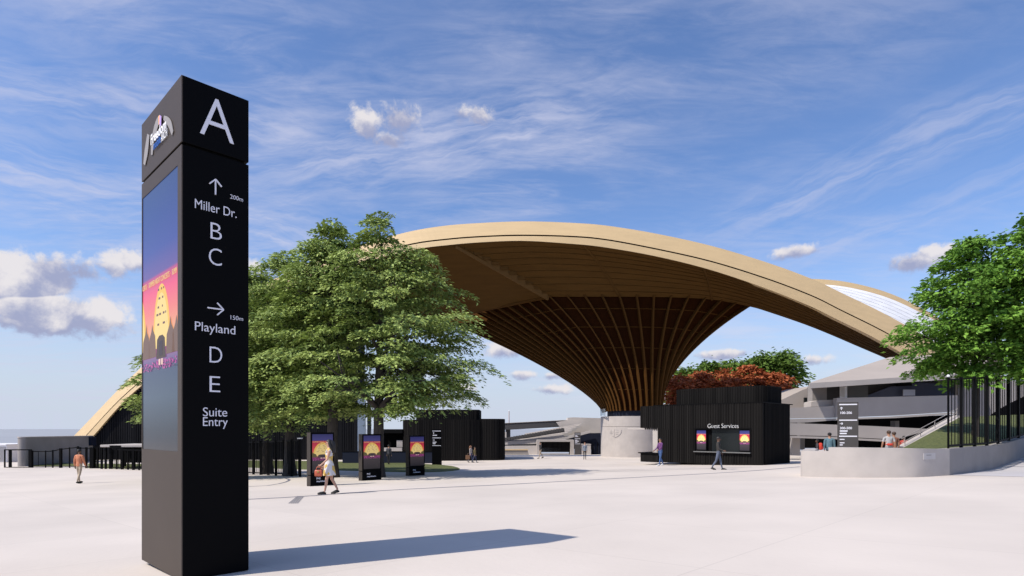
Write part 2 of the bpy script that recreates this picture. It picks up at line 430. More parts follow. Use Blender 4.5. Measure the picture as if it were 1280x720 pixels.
def strip(name, pts, w, m=LINE, dz=0.004):
    P = spline(pts, max(8, int(sum((Vector(b)-Vector(a)).length for a, b in zip(pts, pts[1:])) / 1.0)))
    mb = MB(); a_, b_ = [], []
    for i, p in enumerate(P):
        d = (P[min(i+1, len(P)-1)] - P[max(0, i-1)]); d.z = 0; d.normalize(); nrm = Vector((-d.y, d.x, 0))
        l, r = p + nrm*w/2, p - nrm*w/2
        a_.append((l.x, l.y, gz(l.x, l.y)+dz)); b_.append((r.x, r.y, gz(r.x, r.y)+dz))
    mb.grid([b_, a_]); return struct(mb, name, m)
strip('drain_channel', [ground(*p) for p in ((250,627),(365,621.5),(420,617.5),(500,612),(620,606.3),(700,602),(800,596.5),(880,592.3),(940,588.6),(1000,583.5))], 0.20)
strip('paving_joint', [ground(*p) for p in ((300,609),(330,607.5),(352,604),(362,600),(355,597.5))], 0.12)
strip('paving_joint', [ground(*p) for p in ((640,594.5),(760,589.5),(860,586.5),(940,583.8))], 0.12)
strip('paving_joint', [ground(*p) for p in ((700,590),(800,586.6),(870,585))], 0.10)
def lawn(name, poly, h=0.05):
    mb = MB(); n = len(poly)
    c = sum((Vector(p) for p in poly), Vector())/n
    rings = []
    for q in (1.0, 0.985, 0.7, 0.4, 0.1):
        rings.append([(c.x+(p[0]-c.x)*q, c.y+(p[1]-c.y)*q, gz(c.x+(p[0]-c.x)*q, c.y+(p[1]-c.y)*q) + (0.0 if q == 1.0 else h)) for p in list(poly)+[poly[0]]])
    mb.grid(rings); mb.add([c+Vector((0,0,h))]+rings[-1], [(0,i+1,i+2) for i in range(n)])
    return struct(mb, name, GRASS)
LAWN1 = spline([ground(*p) for p in ((215,581),(260,583),(312,584.5),(385,587.2),(440,588.6),(500,590.3),(545,590.3),(574,587.4),(562,582.6),(500,579),(400,577),(300,576),(225,577.5),(215,581))], 60)
lawn('lawn', LAWN1[:-1])
lawn('lawn', [ground(*p) for p in ((36,583.4),(100,583.4),(100,580),(60,579),(40,581))])
lawn('lawn', [ground(*p) for p in ((110,585),(180,586.5),(215,587),(215,581),(110,580))])

# ================================================================= the big timber canopy
YL = 58.0
can = thing('timber_canopy', 'huge arched timber canopy with a ribbed trumpet shaped underside rising from a concrete drum', 'canopy', (13.25, 65.5, 1.4))
outer = [(40,600),(70,568),(100,537),(176,460),(260,395),(340,350),(420,316),(497,293),(549,283),(602,278.6),(658,276.7),(716,278.6),(758,282),(820,292),(890,307.5),(960,328.5),(1015.6,349),(1056,368),(1113,396),(1180,435),(1245,480),(1300,525)]
groove= [(58,597),(82,571.5),(106,545.5),(162.5,487),(256,414),(340,363),(424,329),(508,306),(559,298.5),(606,295),(655,293.6),(712,295),(756,298.8),(820,310.6),(890,326.5),(960,348.3),(1015.6,369.5),(1052,387.5),(1107,415),(1170,451.5),(1234,496),(1288,541)]
lower = [(66,599),(90,572.5),(115,546.5),(168,489.5),(259,419.5),(343,369),(428,335.5),(513,313),(563,306),(608,302.4),(655,301),(708,304.2),(752,308.5),(816,319.5),(884,336),(952,358.5),(1010,381.5),(1045,398.5),(1098,425),(1160,461),(1222,506),(1276,551)]
T = spline_seg([at(x,y,YL+1.6) for x,y in outer], 6); Gv = spline_seg([at(x,y,YL+0.25) for x,y in groove], 6); Lw = spline_seg([at(x,y,YL) for x,y in lower], 6)
m = MB()
Gu = [p + Vector((0,0.10,0.06)) for p in Gv]; Tb = [p + Vector((0,2.2,0.4)) for p in T]
m.grid([Gu, T]); m.grid([T, Tb])
m.build('fascia', TIMBER, can, world=True, smooth=False, fixn=False)
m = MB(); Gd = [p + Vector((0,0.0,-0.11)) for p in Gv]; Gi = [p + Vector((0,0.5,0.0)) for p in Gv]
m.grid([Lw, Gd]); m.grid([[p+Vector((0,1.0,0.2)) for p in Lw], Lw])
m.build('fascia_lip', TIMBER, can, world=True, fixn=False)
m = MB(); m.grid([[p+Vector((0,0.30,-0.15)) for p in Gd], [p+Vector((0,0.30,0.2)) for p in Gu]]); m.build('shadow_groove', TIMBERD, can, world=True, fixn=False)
m = MB(); m.grid([T[:1]+Lw[:1], [T[0]+Vector((0,3,0)), Lw[0]+Vector((0,3,0))]]); 
# roof skin behind the fascia
ROOF = mat('roof_skin', (0.70,0.69,0.68), 0.5)
m = MB(); m.grid([Tb, [p + Vector((0, 3.0, 0.2)) for p in Tb]]); m.build('roof', ROOF, can, world=True, fixn=False)
# underside right of the ridge, lofted from the lip to the head of the trumpet
pairs = [((572,305.2),(685.6,371,63.6)),((647,301),(722,371,63.2)),((730,306),(775,371,63.2)),((816,319.5),(830,371.5,63.2)),((880,335),(890,374.5,63.6)),((925,349),(936,383,65.0)),((960,361),(962,390.5,65.2)),
         ((1010,381.5),(1015,409,65.2)),((1065,408),(1071,432.5,65.2)),((1122,438),(1138,462,65.2)),((1175,471),(1196,494,65.2)),((1235,516),(1262,538,65.2))]
fr = spline_seg([at(a[0],a[1]+0.6,YL+0.15) for a, b in pairs], 6); bk = spline_seg([at(*b) for a, b in pairs], 6)
rows = []
for q in np.linspace(0, 1, 9):
    rows.append([a.lerp(b, q) + Vector((0,0,0.35*math.sin(PI*q))) for a, b in zip(fr, bk)])
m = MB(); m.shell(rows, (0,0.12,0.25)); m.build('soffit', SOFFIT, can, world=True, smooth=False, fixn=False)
for q in np.linspace(0.1, 0.9, 8):
    ln = [a.lerp(b, q) + Vector((0,0,0.35*math.sin(PI*q)-0.06)) for a, b in zip(fr, bk)]
    MB().tube(ln[:-8], 0.035, 4).build('purlin', SOFFIT, can, world=True, fixn=False)
for k in (12, 24):                                    # cross beams seen as faint dashed lines
    ln = [rows[i][k] + Vector((0,0,-0.05)) for i in range(9)]
    MB().tube(ln, 0.10, 4).build('cross_beam', SOFFIT, can, world=True, fixn=False)
# underside left of the ridge
lp = [((572,305.2),(685.6,371,63.6)),((513,313),(636,381,65)),((428,335.5),(588,391,65.5)),((343,369),(520,408,66)),((330,376),(470,425,66))]
fl = spline_seg([at(a[0],a[1]+0.6,YL+0.15) for a, b in lp], 6); bl = spline_seg([at(*b) for a, b in lp], 6)
rl = [[a.lerp(b, q) for a, b in zip(fl, bl)] for q in np.linspace(0, 1, 7)]
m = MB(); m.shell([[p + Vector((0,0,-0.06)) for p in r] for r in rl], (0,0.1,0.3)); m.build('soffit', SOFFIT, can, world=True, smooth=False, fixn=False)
RIDGE = mat('ridge_timber', (0.125,0.066,0.022), 0.75, spec=0.08)
MB().bar(at(571,305.5,YL+0.3)+Vector((0,0,0.12)), at(686.5,371.2,63.6)+Vector((0,0,0.10)), 0.2, 1.05).build('ridge_beam', RIDGE, can, world=True)
for q in np.linspace(0.06, 0.9, 10):                  # stub brackets along the ridge
    p = at(572,305.2,YL+0.2).lerp(at(685.6,371,63.6), q)
    MB().bar(p+Vector((0.15,0,-0.05)), p+Vector((0.9,0.2,0.1)), 0.12, 0.35).build('bracket', SOFFIT, can, world=True)
MB().tube(spline([at(685.6,371.5,63.5), at(640,380.5,64.8), at(588,391.5,66.3), at(520,411,67.8)], 14), 0.16, 5).build('ridge_beam', TIMBER2, can, world=True)
# the ribbed trumpet
CB = Vector((13.25, 65.5, 0)); RB = 2.85; ZB = 1.92
head = [(560,402,72),(600,392,68),(640,381.5,65.2),(685.6,371.8,63.7),(716,371.8,63.35),(760,371.8,63.3),(820,372.2,63.3),(870,373.5,63.4),(905,377.5,64.1),(936,383.5,65.2)]
NR = 25
top = [p + Vector((0, 0.1, 0.30)) for p in spline([at(*h) for h in head[:4]], 13)[:-1] + spline([at(*h) for h in head[3:]], 13)]
# rib feet: spread round the ring, matching where each rib stands in plan
tl = np.array([0,3,9,12,15,18,21,24,27,30])/30.0
feet = []
for i in range(NR):
    a = math.radians(np.interp(i/(NR-1), [0,0.25,0.5,0.66,0.83,1.0], [158,196,236,274,322,372]))
    feet.append(Vector((CB.x + RB*math.cos(a), CB.y + RB*math.sin(a), ZB)))
def ribpt(i, v):
    b, t = feet[i], top[i]; h = v**(1.40 + 0.50*(i/(NR-1))**1.5)
    return Vector((b.x+(t.x-b.x)*h, b.y+(t.y-b.y)*h, b.z+(t.z-b.z)*v))
vs_ = np.linspace(0, 1, 19)
m = MB(); m.grid([[ribpt(i, v) for i in range(NR)] for v in vs_])
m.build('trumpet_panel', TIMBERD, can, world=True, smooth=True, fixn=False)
for i in range(NR):
    rows = []
    for v in vs_:
        p = ribpt(i, v)
        tg = (ribpt(i, min(1, v+0.02)) - ribpt(i, max(0, v-0.02))).normalized()
        lat = (ribpt(min(NR-1, i+1), v) - ribpt(max(0, i-1), v)).normalized()
        nn = tg.cross(lat).normalized()
        rad = Vector((p.x-CB.x, p.y-CB.y-1.0, 0)).normalized() + Vector((0,0,-0.8))
        if nn.dot(rad) < 0: nn = -nn
        w, d = 0.085, 0.45
        rows.append([p - lat*w, p - lat*w + nn*d, p + lat*w + nn*d, p + lat*w, p - lat*w])
    mb = MB(); mb.grid(rows); mb.add(rows[0][:4], [(0,1,2,3)]); mb.add(rows[-1][:4], [(0,1,2,3)])
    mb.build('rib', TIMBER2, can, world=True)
for v in (0.18, 0.36, 0.54, 0.72, 0.88):
    MB().tube([ribpt(i, v) for i in range(NR)], 0.05, 4).build('hoop', TIMBER2, can, world=True, fixn=False)

# drum under the trumpet
dr = thing('concrete_drum', 'round pale concrete drum carrying the timber trumpet, with a line emblem engraved on its face', 'buttress', (13.25, 65.5, gz(13.25,65.5)))
def cyl(r, z0, z1, n=72): return [(CB.x + r*math.cos(2*PI*i/n), CB.y + r*math.sin(2*PI*i/n)) for i in range(n)]
zt = (HY-520)/F*62.0; zl = (HY-533)/F*62.0
o = MB().prism(cyl(3.42,0,0), gz(13.25,62)-0.5, zl-0.03).build('drum_base', CONC, dr, world=True); smooth_by_angle(o)
o = MB().prism(cyl(3.36,0,0), zl-0.06, zl+0.03).build('shadow_joint', BLACKM, dr, world=True); smooth_by_angle(o)
o = MB().prism(cyl(3.42,0,0), zl, zt).build('drum_rim', CONC, dr, world=True); smooth_by_angle(o)
o = MB().prism(cyl(2.7,0,0), zt, zt+0.75).build('collar', NAVY, dr, world=True); smooth_by_angle(o)
def ondrum(px, py, r=3.425):
    d = Vector(((px-CX)/F, 1, (HY-py)/F)); a = d.x**2+d.y**2; b = -2*(d.x*CB.x+d.y*CB.y); c = CB.x**2+CB.y**2-r*r
    t = (-b - math.sqrt(max(0, b*b-4*a*c)))/(2*a); return d*t
ENG = mat('engraved_line', (0.22,0.21,0.22), 0.8)
m = MB()
for ln in (((777,537.5),(776.5,541),(773,545),(768.5,547.2)), ((762,540),(767,540)), ((762.3,542),(766,541.8)), ((764,537),(764,543)), ((768,536.8),(767.8,546.8)), ((769.5,537.5),(773,537.8)), ((769.5,540.5),(773.3,540.3)), ((770,543),(773,542.6)), ((765.5,545.5),(768,545.3))):
    m.tube(spline([ondrum(*p) for p in ln], 8 if len(ln) > 2 else 3), 0.016 if len(ln) < 3 else 0.03, 5)
m.build('emblem', ENG, dr, world=True)
gp = thing('glass_balustrade', 'small clear glass balustrade panel on the rim of the concrete drum', 'balustrade', ondrum(752.5, 519, 3.2))
GL = mat('pale_glass', (0.55,0.62,0.68), 0.05)
nt2 = GL.node_tree; GL.node_tree.nodes['Principled BSDF'].inputs['Transmission Weight'].default_value = 0.9; GL.node_tree.nodes['Principled BSDF'].inputs['IOR'].default_value = 1.1
a_, b_ = at(750.5, 519.8, 65), at(756.5, 519.8, 63.4)
MB().bar(a_+Vector((0,0,0.36)), b_+Vector((0,0,0.36)), 0.03, 0.72).build('pane', GL, gp, world=True)
MB().bar(a_+Vector((0,0,0.73)), b_+Vector((0,0,0.73)), 0.04, 0.03).build('rail', CONCD, gp, world=True)

# second vault behind, to the right: white scales under a timber edge
fv = thing('vault_roof', 'distant arched roof clad in white scales with a pale timber edge beyond the big canopy', 'roof', at(1100, 470, 86))
ev = [(940,357),(985,349.5),(1015.6,348.6),(1056,352),(1100,362.5),(1138,378),(1180,402),(1225,440),(1260,480)]
e0 = spline_seg([at(x,y,90) for x,y in ev], 6); e1 = spline_seg([at(x,y+6.5,89.6) for x,y in ev], 6)
e2 = spline_seg([at(x-8, np.interp(x-8,[930,960,1015,1056,1107,1170,1234,1288],[342,354,376,396,422,456,499,545]), 82) for i,(x,y) in enumerate(ev)], 6)
MB().shell([e1, e0], (0,0.5,-0.2)).build('edge_band', TIMBER, fv, world=True)
SCALE = mat('white_scales', (0.80,0.80,0.80), 0.45, col2=(0.70,0.70,0.71), var=0.2, scale=0.5, stretch=(0.6,0.6,3.0))
m = MB(); nb = 11
for k in range(nb):                                    # overlapping courses
    q0, q1 = k/nb, (k+1)/nb
    r0 = [a.lerp(b, q0)+Vector((0,-0.02,0)) for a, b in zip(e1, e2)]; r1 = [a.lerp(b, q1)+Vector((0,-0.07,0.0)) for a, b in zip(e1, e2)]
    m.grid([r1, r0]); m.grid([[p+Vector((0,0.07,0)) for p in r1], r1])
m.build('scales', SCALE, fv, world=True, fixn=False)
# ================================================================= posters on screens
def em(name, c, s=1.0): return mat(name, c, emit=s)
def lin(r, g, b):
    f = lambda c: (c/255/12.92) if c/255 <= 0.04045 else ((c/255+0.055)/1.055)**2.4
    return (f(r), f(g), f(b))
def posterset(tag_, k):
    names = dict(navy=(46,48,110), navy2=(70,66,135), red=(205,52,78), rose=(238,100,110), orange=(240,150,80), sun=(250,200,95), sun2=(252,220,140), hill=(96,84,40), hill2=(120,92,80), tree=(70,52,44), stage=(52,36,50), stagelit=(240,205,190), crowd=(150,50,125), crowd2=(215,90,175), floor=(66,58,62), floor2=(44,40,46), ink=(110,72,80), tan=(235,190,130))
    return {n: em('%s_%s' % (tag_, n), lin(*c), k) for n, c in names.items()}
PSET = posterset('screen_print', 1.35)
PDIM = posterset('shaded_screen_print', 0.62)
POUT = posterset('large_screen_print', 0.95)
def ramp_mat(name, stops, k):
    m = bpy.data.materials.new(name); m.use_nodes = True; N_ = m.node_tree.nodes; L_ = m.node_tree.links; b = N_['Principled BSDF']
    tc_ = N_.new('ShaderNodeTexCoord'); sp_ = N_.new('ShaderNodeSeparateXYZ'); cr = N_.new('ShaderNodeValToRGB'); e = cr.color_ramp.elements
    e[0].position, e[0].color = stops[0][0], (*lin(*stops[0][1]), 1); e[1].position, e[1].color = stops[-1][0], (*lin(*stops[-1][1]), 1)
    for p_, c_ in stops[1:-1]: q_ = e.new(p_); q_.color = (*lin(*c_), 1)
    L_.new(tc_.outputs['Generated'], sp_.inputs[0]); L_.new(sp_.outputs['Z'], cr.inputs['Fac']); L_.new(cr.outputs['Color'], b.inputs['Emission Color'])
    b.inputs['Emission Strength'].default_value = k; b.inputs['Base Color'].default_value = (0.012,0.012,0.015,1); b.inputs['Roughness'].default_value = 0.2; b.inputs['Specular IOR Level'].default_value = 0.25
    return m
KST = [(0.0,(40,36,40)),(0.30,(66,58,62)),(0.345,(110,50,100)),(0.42,(160,60,120)),(0.44,(240,150,80)),(0.56,(235,95,90)),(0.72,(205,52,78)),(0.825,(185,45,75)),(0.83,(70,66,135)),(1.0,(44,46,105))]  # dark lowest stops paint a reflection into the screen colour
for P_, k_, nm_ in ((PSET, 1.35, 'screen_print_sky_reflect'), (PDIM, 0.62, 'shaded_screen_print_sky_reflect')): P_['bg'] = ramp_mat(nm_, KST, k_)
POUT['bg'] = ramp_mat('large_screen_print_sky_reflect', [(0.0,(20,24,28)),(0.08,(40,50,58)),(0.20,(66,84,104)),(0.31,(56,68,100)),(0.34,(120,85,140)),(0.40,(190,110,150)),(0.42,(248,185,120)),(0.52,(255,130,110)),(0.60,(255,88,120)),(0.655,(205,70,120)),(0.665,(110,80,150)),(0.76,(66,72,150)),(0.88,(48,66,135)),(1.0,(40,66,120))], 0.85)  # grey-blue lower stops are a reflection painted below the crowd
PM_ORDER = list(PSET.keys())

def poster_mesh(w, h, P, suns=1, seed=1, title='SUMMER NIGHT CONCERTS', reflect_h=0.27, top_h=0.16):
    """the printed picture, with a painted reflection along its bottom: local x to the right, z up, layers stacked toward -y; returns (MB, mats)"""
    r = random.Random(seed); mb = MB(); idx = {n: i for i, n in enumerate(PM_ORDER)}
    def quad(x0, z0, x1, z1, y, c): mb.add([(x0*w,y,z0*h),(x1*w,y,z0*h),(x1*w,y,z1*h),(x0*w,y,z1*h)], [(0,1,2,3)], idx[c])
    def poly(pts, y, c): mb.add([(a*w, y, b*h) for a, b in pts], [tuple(range(len(pts)))], idx[c])
    s = -0.0012
    zf = reflect_h; zt = 1-top_h; hz = zf + 0.16*(zt-zf)*1.4
    quad(0, 0, 1, 1, 0, 'bg')
    sky = ['orange','rose','red','red']; n = len(sky)
    centres = [0.5] if suns == 1 else [-0.13, 0.56, 1.22]
    rx = 0.46 if suns == 1 else 0.24; rz = (zt-hz)*0.94
    for c in centres:
        def arc(k, q, y, col):
            pts = [(c + rx*k*math.cos(a), hz - 0.02 + rz*q*math.sin(a)) for a in np.linspace(0, PI, 25)]
            pts = [(min(1, max(0, x)), z) for x, z in pts]; poly(pts, y, col)
        arc(1, 1, s, 'sun'); arc(0.86, 0.86, 2*s, 'sun2')
        zz = hz + rz*0.82                                 # rows of small illegible print as dashes
        while zz > hz + rz*0.14:
            half = rx*0.68*math.sqrt(max(0.05, 1-((zz-hz)/rz)**2)); x = c - half*r.uniform(0.6, 1)
            while x < c + half:
                l = r.uniform(0.06, 0.16)*(1.6*rx); 
                if 0 < x and x+l < 1: quad(x, zz, min(x+l, c+half), zz+0.010*(1 if suns == 1 else 0.8), 3*s, 'ink')
                x += l + r.uniform(0.04, 0.22)*rx*2
            zz -= r.uniform(0.030, 0.042)*(1.15 if suns == 1 else 0.9)
    # hills, trees, stage, crowd
    for c in centres:
        for sgn in (-1, 1):
            x0 = c + sgn*rx*1.05
            pts = [(x0 - 0.30*rx*1.6, hz-0.05), (x0+0.30*rx*1.6, hz-0.05), (x0+0.22*rx*1.6, hz+0.03), (x0+0.10*rx, hz+0.055), (x0, hz+0.075+0.02*r.random()), (x0-0.12*rx, hz+0.05), (x0-0.25*rx*1.6, hz+0.02)]
            poly([(min(1,max(0,a)), b) for a, b in pts], 4*s, 'hill2' if suns > 1 else 'hill')
        pts = [(c-rx*0.55, hz-0.06), (c+rx*0.55, hz-0.06), (c+rx*0.45, hz+0.012), (c+rx*0.2, hz+0.025), (c-rx*0.2, hz+0.025), (c-rx*0.45, hz+0.012)]
        poly([(min(1,max(0,a)), b) for a, b in pts], 5*s, 'tree')
        a0, a1 = c-rx*0.2, c+rx*0.2
        if a0 > 0 and a1 < 1:
            quad(a0, hz-0.05, a1, hz+0.004, 6*s, 'stage')
            quad(c-rx*0.24, hz-0.085, c-rx*0.04, hz-0.062, 7*s, 'stagelit'); quad(c+rx*0.05, hz-0.085, c+rx*0.25, hz-0.062, 7*s, 'stagelit')
    for _ in range(170):
        x = r.uniform(0.01, 0.97); z = zf + r.uniform(-0.03, 0.9*(hz-0.07-zf)); q = r.uniform(0.008, 0.02)
        quad(x, z, x+q, z+q*0.7*w/h*1.3, 5.5*s, r.choice(['crowd2','crowd2','crowd','stage']))
    return mb, [P[n] for n in PM_ORDER], zt

def put_poster(parent, w, h, origin, xdir, P, suns=1, seed=1, titlesize=None, title='SUMMER NIGHT CONCERTS'):
    mb, mats_, zt = poster_mesh(w, h, P, suns, seed, reflect_h=0.34 if suns == 1 else 0.33, top_h=0.17 if suns == 1 else 0.345) if True else None
    xd = Vector(xdir); nd = xd.cross(Vector((0,0,1)))
    mb.v = [tuple(Vector(origin) + xd*v[0] + Vector((0,0,1))*v[2] + nd*(-v[1])) for v in mb.v]
    o = mb.build('screen', mats_, parent, fixn=False)
    ts = titlesize or w*0.085
    o2 = Vector(origin) + xd*(w*0.5) + Vector((0,0,zt*h - ts*0.95)) + nd*0.008
    t = text('screen_title', title, ts, P['tan'], parent, o2, xd, (0,0,1), align='CENTER', depth=0.002, fit=w*0.97)
    t.parent = o
    return o

# ================================================================= the tall wayfinding pylon
PRZ = math.atan2(0.717, 0.697)
PD = 6.25
P0 = Vector((-413/F*PD, PD, 0)); pz = gz(P0.x, P0.y)
py_ = thing('wayfinding_pylon', 'tall black wayfinding pylon in the foreground with a large letter A and a portrait screen', 'sign', (P0.x, P0.y, pz), PRZ)
W, Dp = 0.1116*PD, 0.238*PD
zl_ = lambda y_: (HY - y_)/F*PD - pz        # heights along the near corner, above the base
ztop, zj, zb = zl_(93), zl_(178.5), zl_(565)
PBLK = mat('pylon_black', (0.0028,0.0028,0.0034), 0.55, spec=0.05)
PSIDE = mat('pylon_sunlit_side', (0.060,0.047,0.039), 0.55, spec=0.2, var=0.04, scale=2)  # left side's brown holds the sun's sheen on the dark casing
m = MB(); m.box(0.012, W, 0.0, Dp, zj+0.018, ztop, 0, bev=0.006); m.build('header', PBLK, py_)
m = MB(); m.box(0.012, W, 0.0, Dp, 0, zj-0.012, 0, bev=0.006); m.build('body', PBLK, py_)
MB().box(0.05, W-0.04, 0.04, Dp-0.04, zj-0.012, zj+0.018).build('shadow_gap', BLACKM, py_)
m = MB(); m.box(0, 0.0118, 0.002, Dp, zj+0.018, ztop-0.002); m.build('side_panel', PSIDE, py_)
# side frame round the screen
y0s, y1s = 0.13, Dp-0.025
m = MB()
sz1 = zj - 0.195; sz0 = zb
m.box(0, 0.0118, 0.002, Dp, 0, sz0); m.box(0, 0.0118, 0.002, Dp, sz1, zj-0.014); m.box(0, 0.0118, 0.002, y0s, sz0, sz1); m.box(0, 0.0118, y1s, Dp, sz0, sz1)
m.build('screen_frame', PSIDE, py_)
put_poster(py_, y1s-y0s, sz1-sz0, (0.006, y1s, sz0), (0,-1,0), POUT, suns=3, seed=5, titlesize=0.09, title='CERTS  ·  SUMMER NIGHT CONCERTS  ·  SUMM')
# lettering on the black face (heights read off the near corner, scaled out along the face)
def face(px, py): # a sight line on the front face -> local x, z
    ex = Vector((math.cos(PRZ), math.sin(PRZ), 0)); n = Vector((ex.y, -ex.x, 0))
    p = onplane(px, py, P0, n); return (p - P0).dot(ex), p.z - pz
def letter(name, txt, pxa, pxb, base, cap, thin=0.012):
    pc = (pxa+pxb)/2; x, z = face(pc, base); x2, z2 = face(pc, base - cap); xa, xb = face(pxa, base)[0], face(pxb, base)[0]
    size = (z2-z)/0.69
    return text(name, txt, size, LETTER, py_, (x, -0.006, z), (1,0,0), (0,0,1), depth=0.006, align='CENTER', bold=-thin*size, fit=xb-xa)
letter('letter', 'A', 250, 292.5, 174.5, 51, 0.011)
letter('destination', 'Miller Dr.', 244, 296, 266.5, 11.3, 0.004)
letter('letter', 'B', 263, 277, 299.8, 21); letter('letter', 'C', 260.8, 277, 331.8, 21.5)
letter('destination', 'Playland', 244, 294.3, 415.6, 11, 0.004)
letter('letter', 'D', 261.8, 277.5, 453.8, 20.5); letter('letter', 'E', 261.8, 275, 490.4, 20.5)
letter('destination', 'Suite', 253.7, 283.8, 520.5, 11, 0.004); letter('destination', 'Entry', 253.7, 284.5, 532.5, 11, 0.004)
letter('distance', '200m', 287.5, 303.5, 250.3, 5.2, 0.008); letter('distance', '150m', 288, 303.5, 400.3, 5.2, 0.008)
def arrow(px, py, r, up=True):
    x, z = face(px, py); k = (face(px, py-r)[1]-z); m = MB(); q = 0.014; t = k*0.16
    if up: m.bar((x,-0.008,z-k),(x,-0.008,z+k*0.95),t,q); m.bar((x,-0.010,z+k),(x-k*0.75,-0.010,z+k*0.22),q,t); m.bar((x,-0.012,z+k),(x+k*0.75,-0.012,z+k*0.22),q,t)
    else: m.bar((x-k,-0.008,z),(x+k*0.95,-0.008,z),q,t); m.bar((x+k,-0.010,z),(x+k*0.2,-0.010,z+k*0.8),q,t); m.bar((x+k,-0.012,z),(x+k*0.2,-0.012,z-k*0.8),q,t)
    m.build('arrow', LETTER, py_)
arrow(269, 234, 9.5, True); arrow(269, 386, 9.5, False)
# emblem on the header side
def sface(px, py):
    ey = Vector((-math.sin(PRZ), math.cos(PRZ), 0)); n = Vector((math.cos(PRZ), math.sin(PRZ), 0))
    p = onplane(px, py, P0, n); return (p - P0).dot(ey), p.z - pz
EMB = mat('emblem_grey', (0.27,0.25,0.235), 0.5); EMW = mat('emblem_white', (0.8,0.8,0.8), 0.5); EMB2 = mat('emblem_blue', (0.03,0.12,0.42), 0.5)
EMO = mat('emblem_orange', (0.8,0.38,0.12), 0.5); EMP = mat('emblem_purple', (0.42,0.28,0.60), 0.5)
def arcband(pts, ws, mm, yoff=-0.006):
    P = spline([(*p, w) for p, w in zip([sface(*q) for q in pts], ws)], 20); m = MB(); a, b = [], []
    for i, p in enumerate(P):
        d = P[min(i+1,19)] - P[max(i-1,0)]; d2 = Vector((d.x, d.y)).normalized(); w = p.z
        a.append((yoff, p.x - d2.y*w, p.y + d2.x*w)); b.append((yoff, p.x + d2.y*w, p.y - d2.x*w))
    m.shell([a, b], (-0.006,0,0)); return m
sc = 0.5
m = arcband([(181.5,206),(184,190),(186.8,168.5)], [0.04,0.072,0.05], EMB); m.build('emblem', EMB, py_)
m = arcband([(191,194),(192.5,176),(196.5,158),(201,147.5)], [0.03,0.055,0.062,0.04], EMB); m.build('emblem', EMB, py_)
m = arcband([(206,147.5),(210,150.5),(214,156.5),(217,167)], [0.022,0.036,0.042,0.028], EMB); m.build('emblem', EMB, py_)
m = MB()
def sq(pts, mi):
    m.add([(-0.020, *sface(*p)) for p in pts], [tuple(range(len(pts)))], mi)
sq([(200.3,146),(202,144.5),(201.6,156),(200.8,157)], 0); sq([(202,144.5),(204.2,146),(203.8,159),(201.6,156)], 1)
m.build('emblem_flag', [EMO, EMP], py_)
yA, zA = sface(190.3, 182.5); yB, zB = sface(209.5, 162.5)
text('emblem_word', 'Freedom', 0.165, EMW, py_, (-0.016, yA, zA), Vector((0, yB-yA, 0)), (0,0,1), depth=0.006, bold=0.003, fit=(Vector((yB-yA, zB-zA)).length))
yA, zA = sface(194, 188.5); yB, zB = sface(203, 178)
text('emblem_word', 'mobile', 0.135, EMB2, py_, (-0.018, yA, zA), Vector((0, yB-yA, 0)), (0,0,1), depth=0.006, bold=0.0, fit=(Vector((yB-yA, zB-zA)).length))
yA, zA = sface(203.5, 178.5); yB, zB = sface(211, 170)
text('emblem_word', 'ARCH', 0.13, EMW, py_, (-0.016, yA, zA), Vector((0, yB-yA, 0)), (0,0,1), depth=0.006, fit=(Vector((yB-yA, zB-zA)).length))

# ================================================================= three digital kiosks
KSIDE = mat('kiosk_sunlit_side', (0.045,0.037,0.031), 0.55, spec=0.2)  # sunlit brown of the left side, put into the colour
def kiosk(px, py, label, seed):
    p = ground(px, py); k = thing('digital_kiosk', label, 'kiosk', (p.x, p.y, gz(p.x, p.y)-0.01), PRZ, 'digital kiosks in a row on the plaza')
    w, d, h = 1.02, 0.30, 2.12
    MB().box(0.012, w, 0, d, 0, 0.42, bev=0.005).build('base', PBLK, k)
    MB().box(0.03, w-0.02, 0.02, d-0.02, 0.42, 0.455).build('shadow_gap', BLACKM, k)
    MB().box(0.012, w, 0, d, 0.455, h, bev=0.005).build('body', PBLK, k)
    MB().box(0, 0.0118, 0.004, d-0.004, 0.002, 0.42).box(0, 0.0118, 0.004, d-0.004, 0.455, h-0.002).build('side_panel', KSIDE, k)
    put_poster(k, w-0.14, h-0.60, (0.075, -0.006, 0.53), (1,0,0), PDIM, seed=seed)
    text('kiosk_name', 'PNE', 0.10, LETTER, k, (0.25, -0.004, 0.27), (1,0,0), (0,0,1), depth=0.004, bold=0.002)
    text('kiosk_name', 'Amphitheatre', 0.085, LETTER, k, (0.25, -0.004, 0.16), (1,0,0), (0,0,1), depth=0.004, bold=0.002)
kiosk(388, 608, 'largest black digital kiosk, the one the woman in the yellow dress walks past', 2)
kiosk(452.6, 601, 'black digital kiosk in front of the big tree trunk, middle of three', 3)
kiosk(511.3, 595, 'black digital kiosk with a sunset poster nearest the dark pavilion, smallest of three', 4)

